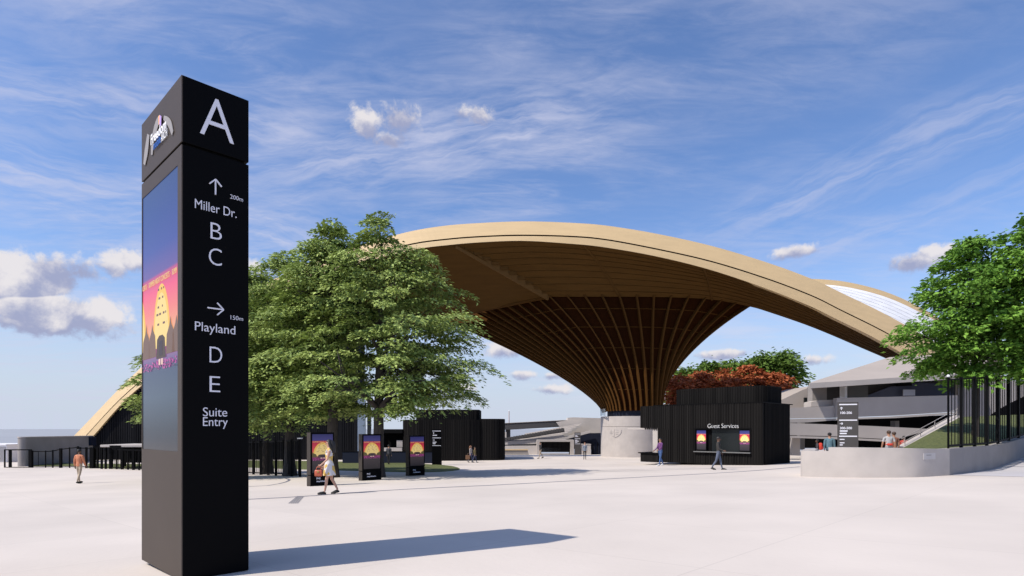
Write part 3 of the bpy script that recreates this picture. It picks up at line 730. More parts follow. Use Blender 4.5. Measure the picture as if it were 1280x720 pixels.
# ================================================================= smaller totem signs
def totem(label, px, py, w, d, h, rz, mm, lines, group=None, sidem=None):
    p = ground(px, py) if not isinstance(px, Vector) else px
    t = thing('totem_sign', label, 'sign', (p.x, p.y, p.z-0.02), rz, group)
    MB().box(-w/2, w/2, 0, d, 0, h, bev=0.01).build('body', mm, t)
    for (kind, z, s, txt) in lines:
        if kind == 'bar': MB().box(-w/2+0.03, w/2-0.06, -0.012, -0.002, z, z+s).build('divider', LETTER, t)
        elif kind == 'txt': text('sign_text', txt, s, LETTER, t, (-w/2+0.06, -0.005, z), (1,0,0), (0,0,1), depth=0.006, bold=0.004)
        elif kind == 'dash': MB().box(-w/2+0.06, -w/2+0.06+txt, -0.010, -0.002, z, z+s).build('sign_text', LETTER, t)
        elif kind == 'up':
            x = -w/2+0.06+s/2; MB().bar((x,-0.008,z),(x,-0.008,z+s),s*0.2,0.012).bar((x,-0.010,z+s),(x-s*.4,-0.010,z+s*.6),0.012,s*.2).bar((x,-0.012,z+s),(x+s*.4,-0.012,z+s*.6),0.012,s*.2).build('arrow', LETTER, t)
        elif kind == 'right':
            x = -w/2+0.06; MB().bar((x,-0.008,z+s/2),(x+s,-0.008,z+s/2),0.012,s*0.2).bar((x+s,-0.010,z+s/2),(x+s*.6,-0.010,z+s*.9),0.012,s*.2).bar((x+s,-0.012,z+s/2),(x+s*.6,-0.012,z+s*.1),0.012,s*.2).build('arrow', LETTER, t)
    return t
TOTG = mat('totem_charcoal', (0.060,0.055,0.053), 0.5)
totem('slim black totem sign with small white lines beside the left dark pavilion', 546, 581.5, 0.78, 0.25, 2.95, 0.05, PBLK,
      [('bar',2.78,.05,0),('up',2.55,.14,0),('dash',2.42,.07,.34),('bar',2.22,.05,0),('right',2.0,.14,0),('dash',1.86,.07,.3),('dash',1.74,.07,.22),('bar',1.6,.04,0)])
totem('dark totem sign with white lines at the corner of the garage box, below the grandstand', 722, 568.3, 0.78, 0.3, 2.95, 0.0, TOTG,
      [('bar',2.72,.06,0),('dash',2.5,.09,.3),('dash',2.36,.09,.4),('bar',2.1,.06,0),('dash',1.88,.10,.3),('dash',1.74,.10,.5),('dash',1.6,.08,.3),('bar',1.42,.05,0)])
p = at(1060.5, 565, 31.0); p.z = gz(p.x, p.y)
h_ = (HY-502)/F*31 - p.z
totem('tall charcoal totem sign with section numbers standing behind the low curved wall', p, None, 0.92, 0.34, h_, -0.35, TOTG,
      [('bar',h_-.16,.06,0),('up',h_-.42,.15,0),('txt',h_-.62,.17,'100-206'),('bar',h_-.98,.06,0),('right',h_-1.20,.14,0),('txt',h_-1.42,.17,'300-500'),('dash',h_-1.55,.07,.36),('dash',h_-1.68,.07,.32),('bar',h_-1.82,.06,0),('dash',h_-1.98,.05,.22),('dash',h_-2.16,.05,.22),('dash',h_-2.27,.05,.14)])

# ================================================================= Guest Services pavilion
G0 = Vector((15.2, 36.0, 0)); gzp = gz(16, 39)
gp_ = thing('guest_pavilion', 'black slatted pavilion with a lit service window below the words Guest Services', 'pavilion', (G0.x, G0.y, gzp), PRZ)
n_f = Vector((math.cos(PRZ), math.sin(PRZ), 0)); e_f = Vector((-math.sin(PRZ), math.cos(PRZ), 0))
def gf(px, py, off=0.0):                  # sight line on the front face -> local (y, z)
    p = onplane(px, py, G0 + n_f*off, n_f) - G0; return p.dot(e_f), p.z - gzp
Htop = gf(952, 503.3)[1]; y_open = gf(822, 540)[0]; y_end = gf(797.5, 520)[0]; z_op = gf(822, 537)[1]; z_ct = gf(820, 566)[1]
Wd = 5.0
wy0, wz0 = gf(938, 565); wy1, wz1 = gf(869.5, 535.8)     # service window opening
wz0 = gf(900, 564.5)[1]; wz1 = gf(900, 536.2)[1]
def slat_panel(mb, ya, yb, z0, z1, x=0.0, step=0.17, depth=0.035, rs=random.Random(3)):
    n = max(1, int(round((yb-ya)/step))); w = (yb-ya)/n
    for i in range(n):
        mb.box(x-depth*rs.uniform(0.6,1.2), x, ya+i*w, ya+i*w+w*0.62, z0, z1)
m = MB()
m.box(0, 0.25, wy1, y_open, 0, z_op); m.box(0, 0.25, 0, wy0, 0, Htop); m.box(0, 0.25, wy0, wy1, wz1, Htop); m.box(0, 0.25, wy0, wy1, 0, wz0); m.box(0, 0.25, wy1, y_open, z_op, Htop)
m.build('front_wall', SLAT, gp_)
m = MB(); slat_panel(m, 0.05, wy0, 0.02, Htop-0.003); slat_panel(m, wy0, wy1, wz1+0.05, Htop-0.003); slat_panel(m, wy0, wy1, 0.02, wz0-0.08); slat_panel(m, wy1, y_open, 0.02, z_op); slat_panel(m, wy1, y_end-0.5, z_op+0.003, Htop-0.003)
m.build('cladding', SLAT, gp_)
# right hand volume with rounded far corner, slatted
poly = battened(rpoly(0.253, Wd, 0.0, 7.5, [0.02,0.6,0.6,0.02]), 0.2, 0.03)
MB().prism(poly, 0, Htop-0.01).build('side_wall', SLAT, gp_)
# bridge over the open corner at the left
poly = battened(rpoly(0.0, 3.2, y_open+0.002, y_end, [0.0,0.0,0.5,0.5]), 0.17, 0.03)
MB().prism(poly, z_op+0.12, Htop-0.004).build('overhang', SLAT, gp_)
yso = gf(784, 537)[0]
MB().box(0.02, 3.1, y_open+0.01, yso, z_op-0.0, z_op+0.115, bev=0.01).build('counter_canopy', CONC, gp_)
yj = gf(815.5, 540)[0]
MB().box(0.03, 0.9, y_open+0.004, yj, 0.02, z_op-0.003, bev=0.01).build('jamb', CONC, gp_)
yc = gf(804, 570)[0]
MB().box(-0.35, 1.4, y_open-0.25, yc, 0.0, z_ct-0.05).build('counter', SLAT, gp_)
MB().box(-0.45, 1.5, y_open-0.25, yc+0.15, z_ct-0.049, z_ct+0.02, bev=0.01).build('counter_top', BLACK, gp_)
MB().box(-0.04, Wd+0.02, -0.04, 7.5, Htop-0.002, Htop+0.05).build('roof_edge', BLACK, gp_)
# upper storey
uy1 = gf(841, 490, 1.2)[0]; uy0 = gf(957, 490, 1.2)[0]
zu = onplane(900, 484.2, G0 + n_f*1.2, n_f).z - gzp
poly = battened(rpoly(1.2, 4.4, uy0, uy1, 0.75, 8), 0.17, 0.03)
MB().prism(poly, Htop+0.051, zu).build('upper_volume', SLAT, gp_)
# window: frame, glass, sill, two screens, lettering
fr_ = MB()
for (a, b, c, d) in ((wy0-0.06, wy1+0.06, wz1-0.03, wz1+0.04), (wy0-0.06, wy0+0.03, wz0, wz1-0.03), (wy1-0.03, wy1+0.06, wz0, wz1-0.03)):
    fr_.box(-0.075, 0.02, a, b, c, d)
fr_.build('window_frame', BLACK, gp_)
MB().box(-0.20, 0.1, wy0-0.06, wy1+0.06, wz0-0.07, wz0-0.003, bev=0.008).build('sill', mat('sill_grey', (0.13,0.13,0.13), 0.5), gp_)
ya, yb = gf(889, 550)[0], gf(882.5, 550)[0]
MB().box(0.12, 0.16, gf(924,550)[0], ya, wz0, wz1-0.03).build('glass', GLASSD, gp_)
MB().box(0.20, 0.24, ya, gf(882.5,550)[0], wz0, wz1-0.03).build('dark_panel', BLACKM, gp_)
for (pa, pb, sd_) in ((871, 882.3, 6), (924.6, 937, 7)):
    y1_, y0_ = gf(pa, 550)[0], gf(pb, 550)[0]
    MB().box(0.0, 0.10, y0_-0.03, y1_+0.03, wz0+0.02, wz1-0.04).build('screen_case', BLACK, gp_)
    put_poster(gp_, y1_-y0_, wz1-wz0-0.2, (-0.004, y1_, wz0+0.1), (0,-1,0), PSET, seed=sd_)
yl, zl0 = gf(885, 535.3)
yr, _ = gf(923.5, 535.3)
text('lettering', 'Guest Services', 0.40, mat('white_lettering', (0.75,0.75,0.75), 0.5), gp_, (-0.09, yl, wz1+0.06), (0,-1,0), (0,0,1), depth=0.03, bold=-0.008, fit=(yl-yr))

# ================================================================= left dark pavilion
lp_ = ground(560, 576); lz = lp_.z; Yp = lp_.y
pv = thing('dark_pavilion', 'windowless black slatted pavilion with rounded corners and a raised upper block, left of the grandstand', 'pavilion', (lp_.x, Yp, lz))
X = lambda px, Y=Yp: (px-CX)/F*Y - lp_.x
Z = lambda py, Y=Yp: (HY-py)/F*Y - lz
MB().prism(battened(rpoly(X(500.5), X(604), 0, 7, 1.6, 8), 0.22, 0.03), 0, Z(524.5)).build('main_volume', SLAT, pv)
MB().prism(battened(rpoly(X(600), X(630), 0.6, 7, [0.1,1.2,1.0,0.1], 8), 0.22, 0.03), 0, Z(523.3)).build('side_volume', SLAT, pv)
MB().prism(battened(rpoly(X(518,Yp+1.5), X(598.5,Yp+1.5), 1.6, 6.5, [1.2,0.3,0.8,1.2], 8), 0.22, 0.03), Z(524.5)+0.004, Z(512,Yp+1.5)).build('upper_volume', SLAT, pv)

# ================================================================= dark walled stage house under the left half of the arch
YS = 58.35
sh = thing('stage_house', 'black slatted wall filling the left side of the arch behind the trees', 'building', at(280, 590, YS))
prof = [(115,548),(168,491),(259,422),(343,372),(400,347),(443,334)]
tp = spline_seg([at(x, y, YS) for x, y in prof], 10)
m = MB(); zb_ = -3.3; n = 0; rs = random.Random(5)
xsw = np.arange(tp[0].x, tp[-1].x, 0.22); tx = [p.x for p in tp]; tz = [p.z for p in tp]
for x in xsw:
    z1 = float(np.interp(x, tx, tz)); dd = rs.uniform(0.02, 0.06)
    m.box(x, x+0.22, YS, YS+0.5, zb_, z1); m.box(x+0.03, x+0.16, YS-dd, YS-0.002, zb_, z1-0.03)
m.build('wall', SLATW, sh, world=True)
FIN = mat('glass_fin', (0.20,0.25,0.33), 0.15)
for i, px in enumerate((447, 452, 459)):                # pale glass fins at its right-hand end
    a = at(px, 560, YS-0.5-0.4*i); MB().box(a.x, a.x+(0.34 if i else 0.5), a.y, a.y+0.25, -3.3, at(px, 486, YS).z).build('glass_fin', FIN if i != 2 else GLASSD, sh, world=True)
MB().box(at(443,0,YS).x, at(446.5,0,YS).x, YS-0.3, YS+3, -3.3, at(445,336,YS).z).build('end_pier', SLATW, sh, world=True)
# low block seen between trunk and pavilion
lb = thing('service_block', 'low black block with a pale serving hatch between the tree trunk and the dark pavilion', 'building', at(490, 575, 57))
a, b = at(474, 536.5, 57), at(503, 536.5, 57)
mm = MB(); mm.box(a.x, b.x, 57, 60, at(0,541.5,57).z, a.z); mm.box(a.x, b.x, 57, 60, -3.2, at(0,565,57).z); mm.box(a.x, b.x, 59, 60, at(0,565,57).z, at(0,541.5,57).z); mm.build('body', BLACKM, lb, world=True)
MB().box(a.x, b.x, 56.8, 56.99, at(0,565,57).z, at(0,559.5,57).z).build('counter', CONC, lb, world=True)
MB().box(at(495,0,57).x, b.x-0.05, 57.3, 57.5, at(0,559,57).z, at(0,550.5,57).z).build('hatch', CONC, lb, world=True)
# low navy screen wall along the back of the lawn
nw = thing('low_wall', 'low dark navy wall along the back of the lawn behind the kiosks', 'wall', ground(480, 580))
q = ground(428, 579.5); q2 = ground(541, 579.5)
MB().box(q.x, q2.x, q.y, q.y+0.3, gz(0, q.y)-0.1, at(0, 565, q.y).z, bev=0.02).build('panel', NAVY, nw, world=True)
MB().box(q.x, q2.x, q.y-0.03, q.y+0.33, at(0, 565, q.y).z+0.002, at(0, 565, q.y).z+0.06, bev=0.01).build('coping', BLACK, nw, world=True)

# ================================================================= fences on the left
def fence(name, label, pts, h, post=0.10, picks=0.13, every=1, rails=True, light=None, posts=None, cat='fence'):
    P = [Vector(p) for p in pts]
    f = thing(name, label, cat, P[0])
    rl = MB(); r2 = MB(); pk = MB()
    hh = h if isinstance(h, (list, tuple)) else [h]*len(P)
    for i in range(len(P)-1):
        a, b = P[i], P[i+1]; ha, hb = hh[i], hh[i+1]
        up = lambda q, s: q + Vector((0,0,s))
        rl.bar(up(a, ha-0.05), up(b, hb-0.05), 0.05, 0.07); r2.bar(up(a, 0.12), up(b, 0.12), 0.05, 0.06)
        n = max(1, int((b-a).length/picks))
        for k in range(1, n):
            t = k/n; q = a.lerp(b, t); pk.bar(up(q, 0.12), up(q, ha+(hb-ha)*t-0.05), 0.028)
    rl.build('top_rail', BLACK, f, world=True); r2.build('bottom_rail', BLACK, f, world=True); pk.build('pickets', BLACK, f, world=True)
    for i, p in enumerate(P):
        w = post if not hasattr(post, '__len__') else post[i % len(post)]
        MB().bar(p + Vector((0,0,-0.1)), p + Vector((0,0,hh[i]+0.03)), w, w).build('post', BLACK, f, world=True)
    return f
fp = []
for (x, y) in ((232,590.8),(262,591.5),(290,592.3),(304,592.8),(317,593.3),(326.4,593.6),(335.5,594),(345,594.6),(355,595),(365,595.6),(375,596)):
    fp.append(ground(x, y))
fence('picket_fence', 'black metal fence with thick posts running from behind the pylon toward the first kiosk', fp, 2.05, post=[0.12,0.11,0.14], picks=0.16)
cp = thing('lamp_cap', 'small white lamp cap on the end post of the black fence', 'lamp', fp[-1]+Vector((0,0,2.08)))
MB().box(-0.12,0.12,-0.12,0.12,0.0,0.07,bev=0.02).build('cap', WHITE, cp); MB().box(-0.05,0.05,-0.05,0.05,-0.003,0.10).build('stem', BLACK, cp)
lf = [ground(x, y) for x, y in ((39,584.6),(57,584.7),(66,584.7),(76,584.8),(87,584.9),(97.5,585))]
fence('metal_railing', 'black metal railing rising to the right in front of the grey curved wall', lf, [1.32,1.32,1.36,1.50,1.58,1.66], post=[0.2,0.06,0.08,0.16,0.07,0.12], picks=0.5)
lf2 = [ground(x, y) for x, y in ((100,585.2),(108,585.3),(116,585.4),(122,585.5))]
fence('metal_railing', 'short dark stretch of railing between the grey wall and the gate canopy', lf2, 1.6, post=[0.12,0.12,0.3], picks=0.3)
# gate frames
def portal(label, xa, xb, yb_, h, wa, wb):
    a, b = ground(xa, yb_), ground(xb, yb_); g_ = thing('open_gate', label, 'gate', a)
    MB().bar(a, a+Vector((0,0,h)), wa).build('post', BLACK, g_, world=True); MB().bar(b, b+Vector((0,0,h)), wb).build('post', BLACK, g_, world=True)
    MB().bar(a+Vector((-wa/2,0,h+0.04)), b+Vector((wb/2,0,h+0.04)), 0.12, 0.08).build('lintel', BLACK, g_, world=True)
    MB().bar(a+Vector((0,0,0.03)), b+Vector((0,0,0.03)), 0.06, 0.05).build('threshold', BLACK, g_, world=True)
portal('tall black gate frame standing open at the far left edge of the plaza', 13, 38, 584.5, 1.36, 0.14, 0.18)
portal('narrow black gate frame against the white box at the far left', 6, 12, 584.5, 1.36, 0.08, 0.10)
# canopy gate beside the stage wall
gc = thing('gate_canopy', 'grey flat canopy on slim posts over the black gates left of the pylon', 'canopy', ground(150, 587))
Yg = ground(150, 586.5).y
a, b = at(125, 558, Yg), at(236, 556, Yg+1)
MB().box(a.x, b.x, Yg, Yg+4, at(0,559,Yg).z, at(0,556,Yg).z, bev=0.03).build('roof', CONC, gc, world=True)
MB().box(at(138,0,Yg).x, at(151,0,Yg).x, Yg-0.1, Yg+0.0, at(0,560,Yg).z, at(0,556.8,Yg).z).build('camera_box', BLACK, gc, world=True)
for px in (126.5, 131.5, 137):
    c_ = at(px, 580, Yg+0.2); MB().box(c_.x-0.06, c_.x+0.06, c_.y, c_.y+0.12, gz(c_.x, c_.y), at(0,559,Yg).z-0.002).build('post', BLACK, gc, world=True)
gp2 = [ground(x, y) for x, y in ((139,586.2),(146,586.5),(153,586.8),(160,587.1),(167,587.4),(174,587.7),(182,588),(200,588.8),(216,589.8),(232,590.6))]
fence('metal_gate', 'row of black slatted gates under the grey canopy left of the pylon', gp2, 1.52, post=[0.14,0.09], picks=0.2, cat='gate')
dk = thing('dark_screen', 'solid black screen panel behind the slatted gates', 'screen', ground(140, 584))
c0, c1_ = ground(139, 585.2), ground(165, 585.5); MB().box(c0.x, c1_.x+1.5, c0.y+1.2, c0.y+1.35, gz(c0.x,c0.y)+0.35, at(0,560.5,Yg).z, bev=0.02).build('panel', BLACKM, dk, world=True)
MB().box(c0.x+0.1, c0.x+0.3, c0.y+1.22, c0.y+1.33, gz(c0.x,c0.y), gz(c0.x,c0.y)+0.348).build('foot', BLACKM, dk, world=True); MB().box(c1_.x, c1_.x+.2, c0.y+1.22, c0.y+1.33, gz(c0.x,c0.y), gz(c0.x,c0.y)+0.348).build('foot', BLACKM, dk, world=True)

# curved grey wall and white boxes at the far left
Yw = 48.0
cw = thing('curved_wall', 'grey curved concrete wall with a rounded sunlit end at the foot of the arch', 'wall', at(40, 582, Yw))
wa, wb2 = at(30, 0, Yw), at(116.5, 0, Yw+8.5)
dw = Vector((wb2.x-wa.x, wb2.y-wa.y, 0)); lw_ = dw.length; dw.normalize(); rw_ = Vector((dw.y, -dw.x, 0))       # rw_ points to the shaded side
def wloc(u, v): q = Vector((wa.x, wa.y, 0)) + dw*u + rw_*v; return (q.x, q.y)
zt_w = at(0, 546.4, Yw).z
pl_ = [wloc(u, v) for u, v in rpoly(0.0, lw_, -0.66, 0.0, [0.32,0.02,0.02,0.32], 14)]
o = MB().prism(pl_, -3.4, zt_w-0.06).build('wall', CONCD, cw, world=True); smooth_by_angle(o)
pl_ = [wloc(u, v) for u, v in rpoly(-0.04, lw_+0.05, -0.70, 0.04, [0.36,0.02,0.02,0.36], 14)]
o = MB().prism(pl_, zt_w-0.058, zt_w+0.03).build('coping', CONC, cw, world=True); smooth_by_angle(o)
q_ = Vector((*wloc(lw_-0.3, 0.0), 0)); MB().obox((q_.x, q_.y, zt_w-0.5), dw*0.35, rw_*0.25, (0,0,0.42)).build('navy_box', NAVY, cw, world=True)
for lab, x0_, x1_, yt_, Y_, nm in (('white cabin at the far left edge behind the gate frame', -40, 8, 555.3, 54, 0), ('pale grey cabin between the white cabin and the curved wall', 8.3, 19.5, 555.3, 56, 1)):
    wb = thing('white_cabin', lab, 'cabin', at((x0_+x1_)/2, 582, Y_))
    mt_ = WHITE if nm == 0 else mat('cabin_grey', (0.55,0.56,0.60), 0.6)
    MB().box(at(x0_,0,Y_).x, at(x1_,0,Y_).x, Y_, Y_+4, -3.06, at(0,yt_+1.2,Y_).z, bev=0.03).build('wall', mt_, wb, world=True)
    MB().box(at(x0_,0,Y_).x-0.1, at(x1_,0,Y_).x+0.05, Y_-0.1, Y_+4.1, at(0,yt_+1.2,Y_).z+0.003, at(0,yt_,Y_).z).build('roof', WHITE, wb, world=True)
    if nm == 0:
        for k in range(12):
            xx = at(x1_-1.2-k*1.6,0,Y_).x; MB().box(xx-0.02, xx+0.02, Y_-0.03, Y_-0.002, -3.0, at(0,yt_+3,Y_).z).build('panel_joint', CONCD, wb, world=True)
    else: MB().box(at(17.3,0,Y_).x, at(19.4,0,Y_).x, Y_-0.05, Y_-0.003, -3.0, at(0,570,Y_).z).build('door', BLACKM, wb, world=True)
# ================================================================= low curved wall, lawn slope and fence on the right
def wpt(px, py): return ground(px, py)
base_f = [(1004.5,590),(1006,596),(1020,596.6),(1060,597.0),(1100,597.1),(1145,596.6),(1187,594.2)]
bw = [ground(*p) for p in base_f]
pw = thing('curved_wall', 'low pale concrete wall with a stepped top and a small plaque on its face', 'wall', ground(1100, 598))
fl_ = [ground(1145,599)]
def wall_strip(mb, pts, ztop, th, zbot=-2.6, mi=0):
    P = spline(pts, 40) if len(pts) > 2 else [Vector(p) for p in pts]
    A, B = [], []
    for i, p in enumerate(P):
        d = P[min(i+1,len(P)-1)] - P[max(0,i-1)]; d.z = 0; d.normalize(); nn = Vector((-d.y, d.x, 0))
        A.append(p); B.append(p + nn*th)
    zt_ = ztop if callable(ztop) else (lambda i: ztop)
    n = len(P)
    o0 = [Vector((p.x,p.y,zbot)) for p in A]; o1 = [Vector((p.x,p.y,zt_(i))) for i,p in enumerate(A)]; o2 = [Vector((p.x,p.y,zt_(i))) for i,p in enumerate(B)]; o3 = [Vector((p.x,p.y,zbot)) for p in B]
    mb.grid([o0,o1,o2,o3,o0], mi); mb.add([o0[0],o1[0],o2[0],o3[0]], [(0,1,2,3)], mi); mb.add([o0[-1],o1[-1],o2[-1],o3[-1]], [(0,1,2,3)], mi)
    return mb
YW = bw[3].y
zlow = (HY-564.2)/F*22.3; zhigh = (HY-559.6)/F*21.5
endp = bw[-1]
front = spline([ (12.7, 25.6, 0) , (11.62, 23.75, 0), bw[1], bw[3], bw[4], bw[5], bw[6]], 90)
# split at the step (px 1037)
ks = min(range(len(front)), key=lambda i: abs(front[i].x/front[i].y - (1037-CX)/F) if front[i].y < 23.2 else 9)
m = MB(); wall_strip(m, front[:ks+1], zlow, 0.45); o = m.build('wall', CONC, pw, world=True); smooth_by_angle(o, 40)
zc_ = lambda i: zhigh
m = MB(); P = front[ks:]; A = P; B = []
for i, p in enumerate(P):
    d = P[min(i+1,len(P)-1)] - P[max(0,i-1)]; d.z = 0; d.normalize(); B.append(p + Vector((-d.y, d.x, 0))*0.45)
zt_l = lambda i: (HY-559.4)/F*21.6 - 0.0
o0 = [Vector((p.x,p.y,-2.6)) for p in A]; o1 = [Vector((p.x,p.y,(HY-np.interp(p.x/p.y*F+CX,[1037,1145,1187],[559.2,560.6,561.4]))/F*p.y)) for p in A]; o2 = [Vector((b.x,b.y,a.z)) for a,b in zip(o1,B)]; o3 = [Vector((p.x,p.y,-2.6)) for p in B]
m.grid([o0,o1,o2,o3,o0]); m.add([o0[0],o1[0],o2[0],o3[0]], [(0,1,2,3)]); m.add([o0[-1],o1[-1],o2[-1],o3[-1]], [(0,1,2,3)])
o = m.build('wall', CONC, pw, world=True); smooth_by_angle(o, 40)
# right-hand return: runs back and up beside the ramp
c0 = front[-1]; cz = o1[-1].z
rend = at(1300, 545.5, 30.5)
m = MB(); rt = [c0 + Vector((0.004,0.01,0)), Vector((rend.x, rend.y, 0))]
d = (rt[1]-rt[0]); d.z = 0; L_ = d.length; d.normalize(); nn = Vector((-d.y, d.x, 0))
A0 = [rt[0] + d*(L_*t) for t in np.linspace(0,1,12)]
ztp = [ (HY - np.interp(p.x/p.y*F+CX, [1187,1218,1248,1280,1300],[561.3,558.8,556.6,547.6,541]))/F*p.y for p in A0]
o0 = [Vector((p.x,p.y,-2.6)) for p in A0]; o1 = [Vector((p.x,p.y,z)) for p,z in zip(A0,ztp)]; o2 = [Vector((p.x,p.y,z))+nn*0.4 for p,z in zip(A0,ztp)]; o3 = [Vector((p.x,p.y,-2.6))+nn*0.4 for p in A0]
m.grid([o0,o1,o2,o3,o0]); m.add([o0[0],o1[0],o2[0],o3[0]], [(0,1,2,3)]); m.add([o0[-1],o1[-1],o2[-1],o3[-1]], [(0,1,2,3)])
m.build('return_wall', CONCD, pw, world=True)  # darker concrete than the front: the return's shade is in its colour
retop = list(zip(A0, ztp))
# plaque
pa, pb = ground(1153,596.6), ground(1169,594.4)
fq = lambda px: min(front, key=lambda p: abs(p.x/p.y*F+CX-px))
A_, B_ = fq(1153), fq(1169.5); dd = (B_-A_); dd.z = 0; nn_ = Vector((dd.y, -dd.x, 0)).normalized()
z0_, z1_ = (HY-574.5)/F*A_.y, (HY-566.6)/F*A_.y
m = MB(); m.obox(Vector(((A_.x+B_.x)/2, (A_.y+B_.y)/2, (z0_+z1_)/2))+nn_*0.005, dd/2, nn_*0.008, (0,0,(z1_-z0_)/2)); m.build('plaque', mat('plaque_grey',(0.46,0.44,0.44),0.4), pw, world=True)
m = MB(); m.obox(Vector((A_.x+dd.x*0.42, A_.y+dd.y*0.42, z1_-0.07))+nn_*0.018, dd*0.20, nn_*0.004, (0,0,0.012)); m.build('plaque_text', ENG, pw, world=True)
# ramp
r0 = [ground(1187.5,592.6), ground(1215,592.4), ground(1236,592), ground(1262,591.5), ground(1330,590)]
ramp = MB()
inn = [Vector((p.x,p.y,0)) for p, z in retop]
far = []
rowsA, rowsB = [], []
for i, t in enumerate(np.linspace(0,1,12)):
    p = A0[i]; zz = gz(p.x,p.y) + max(0, (t-0.39))*1.05 + 0.006
    q = p - nn*4.5; zq = gz(q.x,q.y) + max(0, (t-0.39))*1.05 + 0.006
    rowsA.append((p.x,p.y,zz)); rowsB.append((q.x,q.y,zq))
ramp.grid([rowsB, rowsA]); ramp.grid([[(x,y,z-1.2) for x,y,z in rowsB], rowsB])
struct(ramp, 'ramp', mat('ramp_concrete', (0.46,0.44,0.45), 0.8, var=0.05, scale=0.8))
m = MB()
for k in range(7):
    t = 0.48 + 0.07*k; p = A0[0].lerp(A0[-1], t); zz = lambda q: gz(q.x,q.y) + max(0,(t-0.39))*1.05 + 0.011
    q = p - nn*4.4; m.add([(p.x,p.y,zz(p)),(p.x+d.x*0.05,p.y+d.y*0.05,zz(p)+0.005),(q.x+d.x*0.05,q.y+d.y*0.05,zz(q)+0.005),(q.x,q.y,zz(q))], [(0,1,2,3)])
struct(m, 'fence_shadow', LINE)  # dark stripes across the ramp, painted as the fence's cast shadow
# grass slope behind
sl_pts_f = [fq(px)+Vector((0.1,0.5,0)) for px in (1130,1145,1160,1175,1185)] + [p + nn*0.42 for p, z in retop[1:]]
zs = [ (HY-561)/F*p.y for p in sl_pts_f[:5] ] + [z for p, z in retop[1:]]
rowsg = []
for q in np.linspace(0,1,10):
    r = []
    for i,(p,z) in enumerate(zip(sl_pts_f, zs)):
        u = i/(len(zs)-1); back = Vector((27.2 + 11*u, 36 + 3*u, 0))
        pp = Vector((p.x,p.y,0)).lerp(back, q); r.append((pp.x, pp.y, (z - 0.06)*(1-q) + (0.72+0.4*u)*q))
    rowsg.append(r)
m = MB(); m.grid(rowsg); struct(m, 'grass_slope', GRASS, smooth=True)
# stair stringer with rails climbing to the right
st = thing('stair_rail', 'pale sloping stair edge with thin white handrails on the grass slope', 'railing', at(1128, 560, 31))
a0_, a1_ = at(1127,560.5,31), at(1198,520.5,36)
MB().bar(a0_, a1_, 0.5, 0.14).build('stringer', CONC, st, world=True)
for off in (0.28, 0.50):
    MB().bar(a0_+Vector((0,0,off)), a1_+Vector((0,0,off)), 0.025).build('handrail', CONC, st, world=True)
for t in (0.05, 0.3, 0.55, 0.8, 0.97):
    p = a0_.lerp(a1_, t); MB().bar(p+Vector((0,0,0.1)), p+Vector((0,0,0.5)), 0.03).build('baluster', CONC, st, world=True)
# tall black fence on the return wall
fpts = [retop[0][0]+nn*0.2]
f = thing('tall_fence', 'tall black fence of thick fins and thin bars on top of the low wall', 'fence', (fpts[0].x, fpts[0].y, retop[0][1]))
def rw(px):   # point on the return wall top centre under picture column px
    s = (px-CX)/F; t = min(np.linspace(-0.02,1.0,400), key=lambda t: abs((rt[0]+d*(L_*t)+nn*0.2).x/(rt[0]+d*(L_*t)+nn*0.2).y - s))
    p = rt[0]+d*(L_*t)+nn*0.2; z = np.interp(t, np.linspace(0,1,12), ztp); return Vector((p.x,p.y,z))
ftop = lambda p: p + Vector((0,0,(HY-np.interp(p.x/p.y*F+CX,[1185,1280,1300],[472,467,463]))/F*p.y - p.z))
fx = [1185.5,1201.5,1218,1233.5,1247.5,1261,1273,1284]
PT = [rw(x) for x in fx]
for i, x in enumerate(fx):
    w = 0.04 if i == 0 else 0.13
    MB().bar(PT[i]+Vector((0,0,-0.12)), ftop(PT[i]), w if i else 0.05, 0.10 if i else 0.05).build('post', BLACK, f, world=True) if i == 0 else \
    MB().obox((PT[i]+ftop(PT[i]))/2+Vector((0,0,-0.06)), d*0.055, nn*0.05, (0,0,(ftop(PT[i])-PT[i]).z/2+0.06)).build('post', BLACK, f, world=True)
rl = MB(); r2 = MB(); pk = MB()
for a, b in zip(PT, PT[1:]):
    r2.bar(a+Vector((0,0,0.10)), b+Vector((0,0,0.10)), 0.06, 0.08); rl.bar(ftop(a)-Vector((0,0,0.08)), ftop(b)-Vector((0,0,0.08)), 0.05, 0.06)
    n = int((b-a).length/0.33)
    for k in range(1, n):
        q = a.lerp(b, k/n); pk.bar(q+Vector((0,0,0.10)), ftop(q)-Vector((0,0,0.08)), 0.022)
rl.build('top_rail', BLACK, f, world=True); r2.build('bottom_rail', BLACK, f, world=True); pk.build('pickets', BLACK, f, world=True)
lampw = thing('fence_lamp', 'tiny white lamp at the top corner of the tall black fence', 'lamp', ftop(PT[0]))
MB().ball((0,0,0.06), 0.055).build('bulb', WHITE, lampw); MB().box(-0.03,0.03,-0.03,0.03,-0.02,0.02).build('base', BLACK, lampw)
# darker screen further up the slope behind the tree
ds = thing('slatted_screen', 'dark slatted screen wall at the top of the grass slope behind the right tree', 'wall', at(1255, 560, 38))
m = MB(); a_, b_ = at(1238, 540, 39), at(1330, 540, 40)
n = 60
for k in range(n):
    t = k/n; p = a_.lerp(b_, t); m.box(p.x, p.x+0.09, p.y, p.y+0.1, -1.5, at(0, 520-46*t**0.8, p.y).z)
m.box(a_.x, b_.x, 40.2, 40.4, -1.5, at(0, 530, 40).z); m.build('slats', BLACKM, ds, world=True)
MB().box(at(1197.6,0,46.9).x, b_.x+8, 46.9, 47.2, -2.0, at(0, 476, 47).z).build('back_wall', CONCD, ds, world=True)

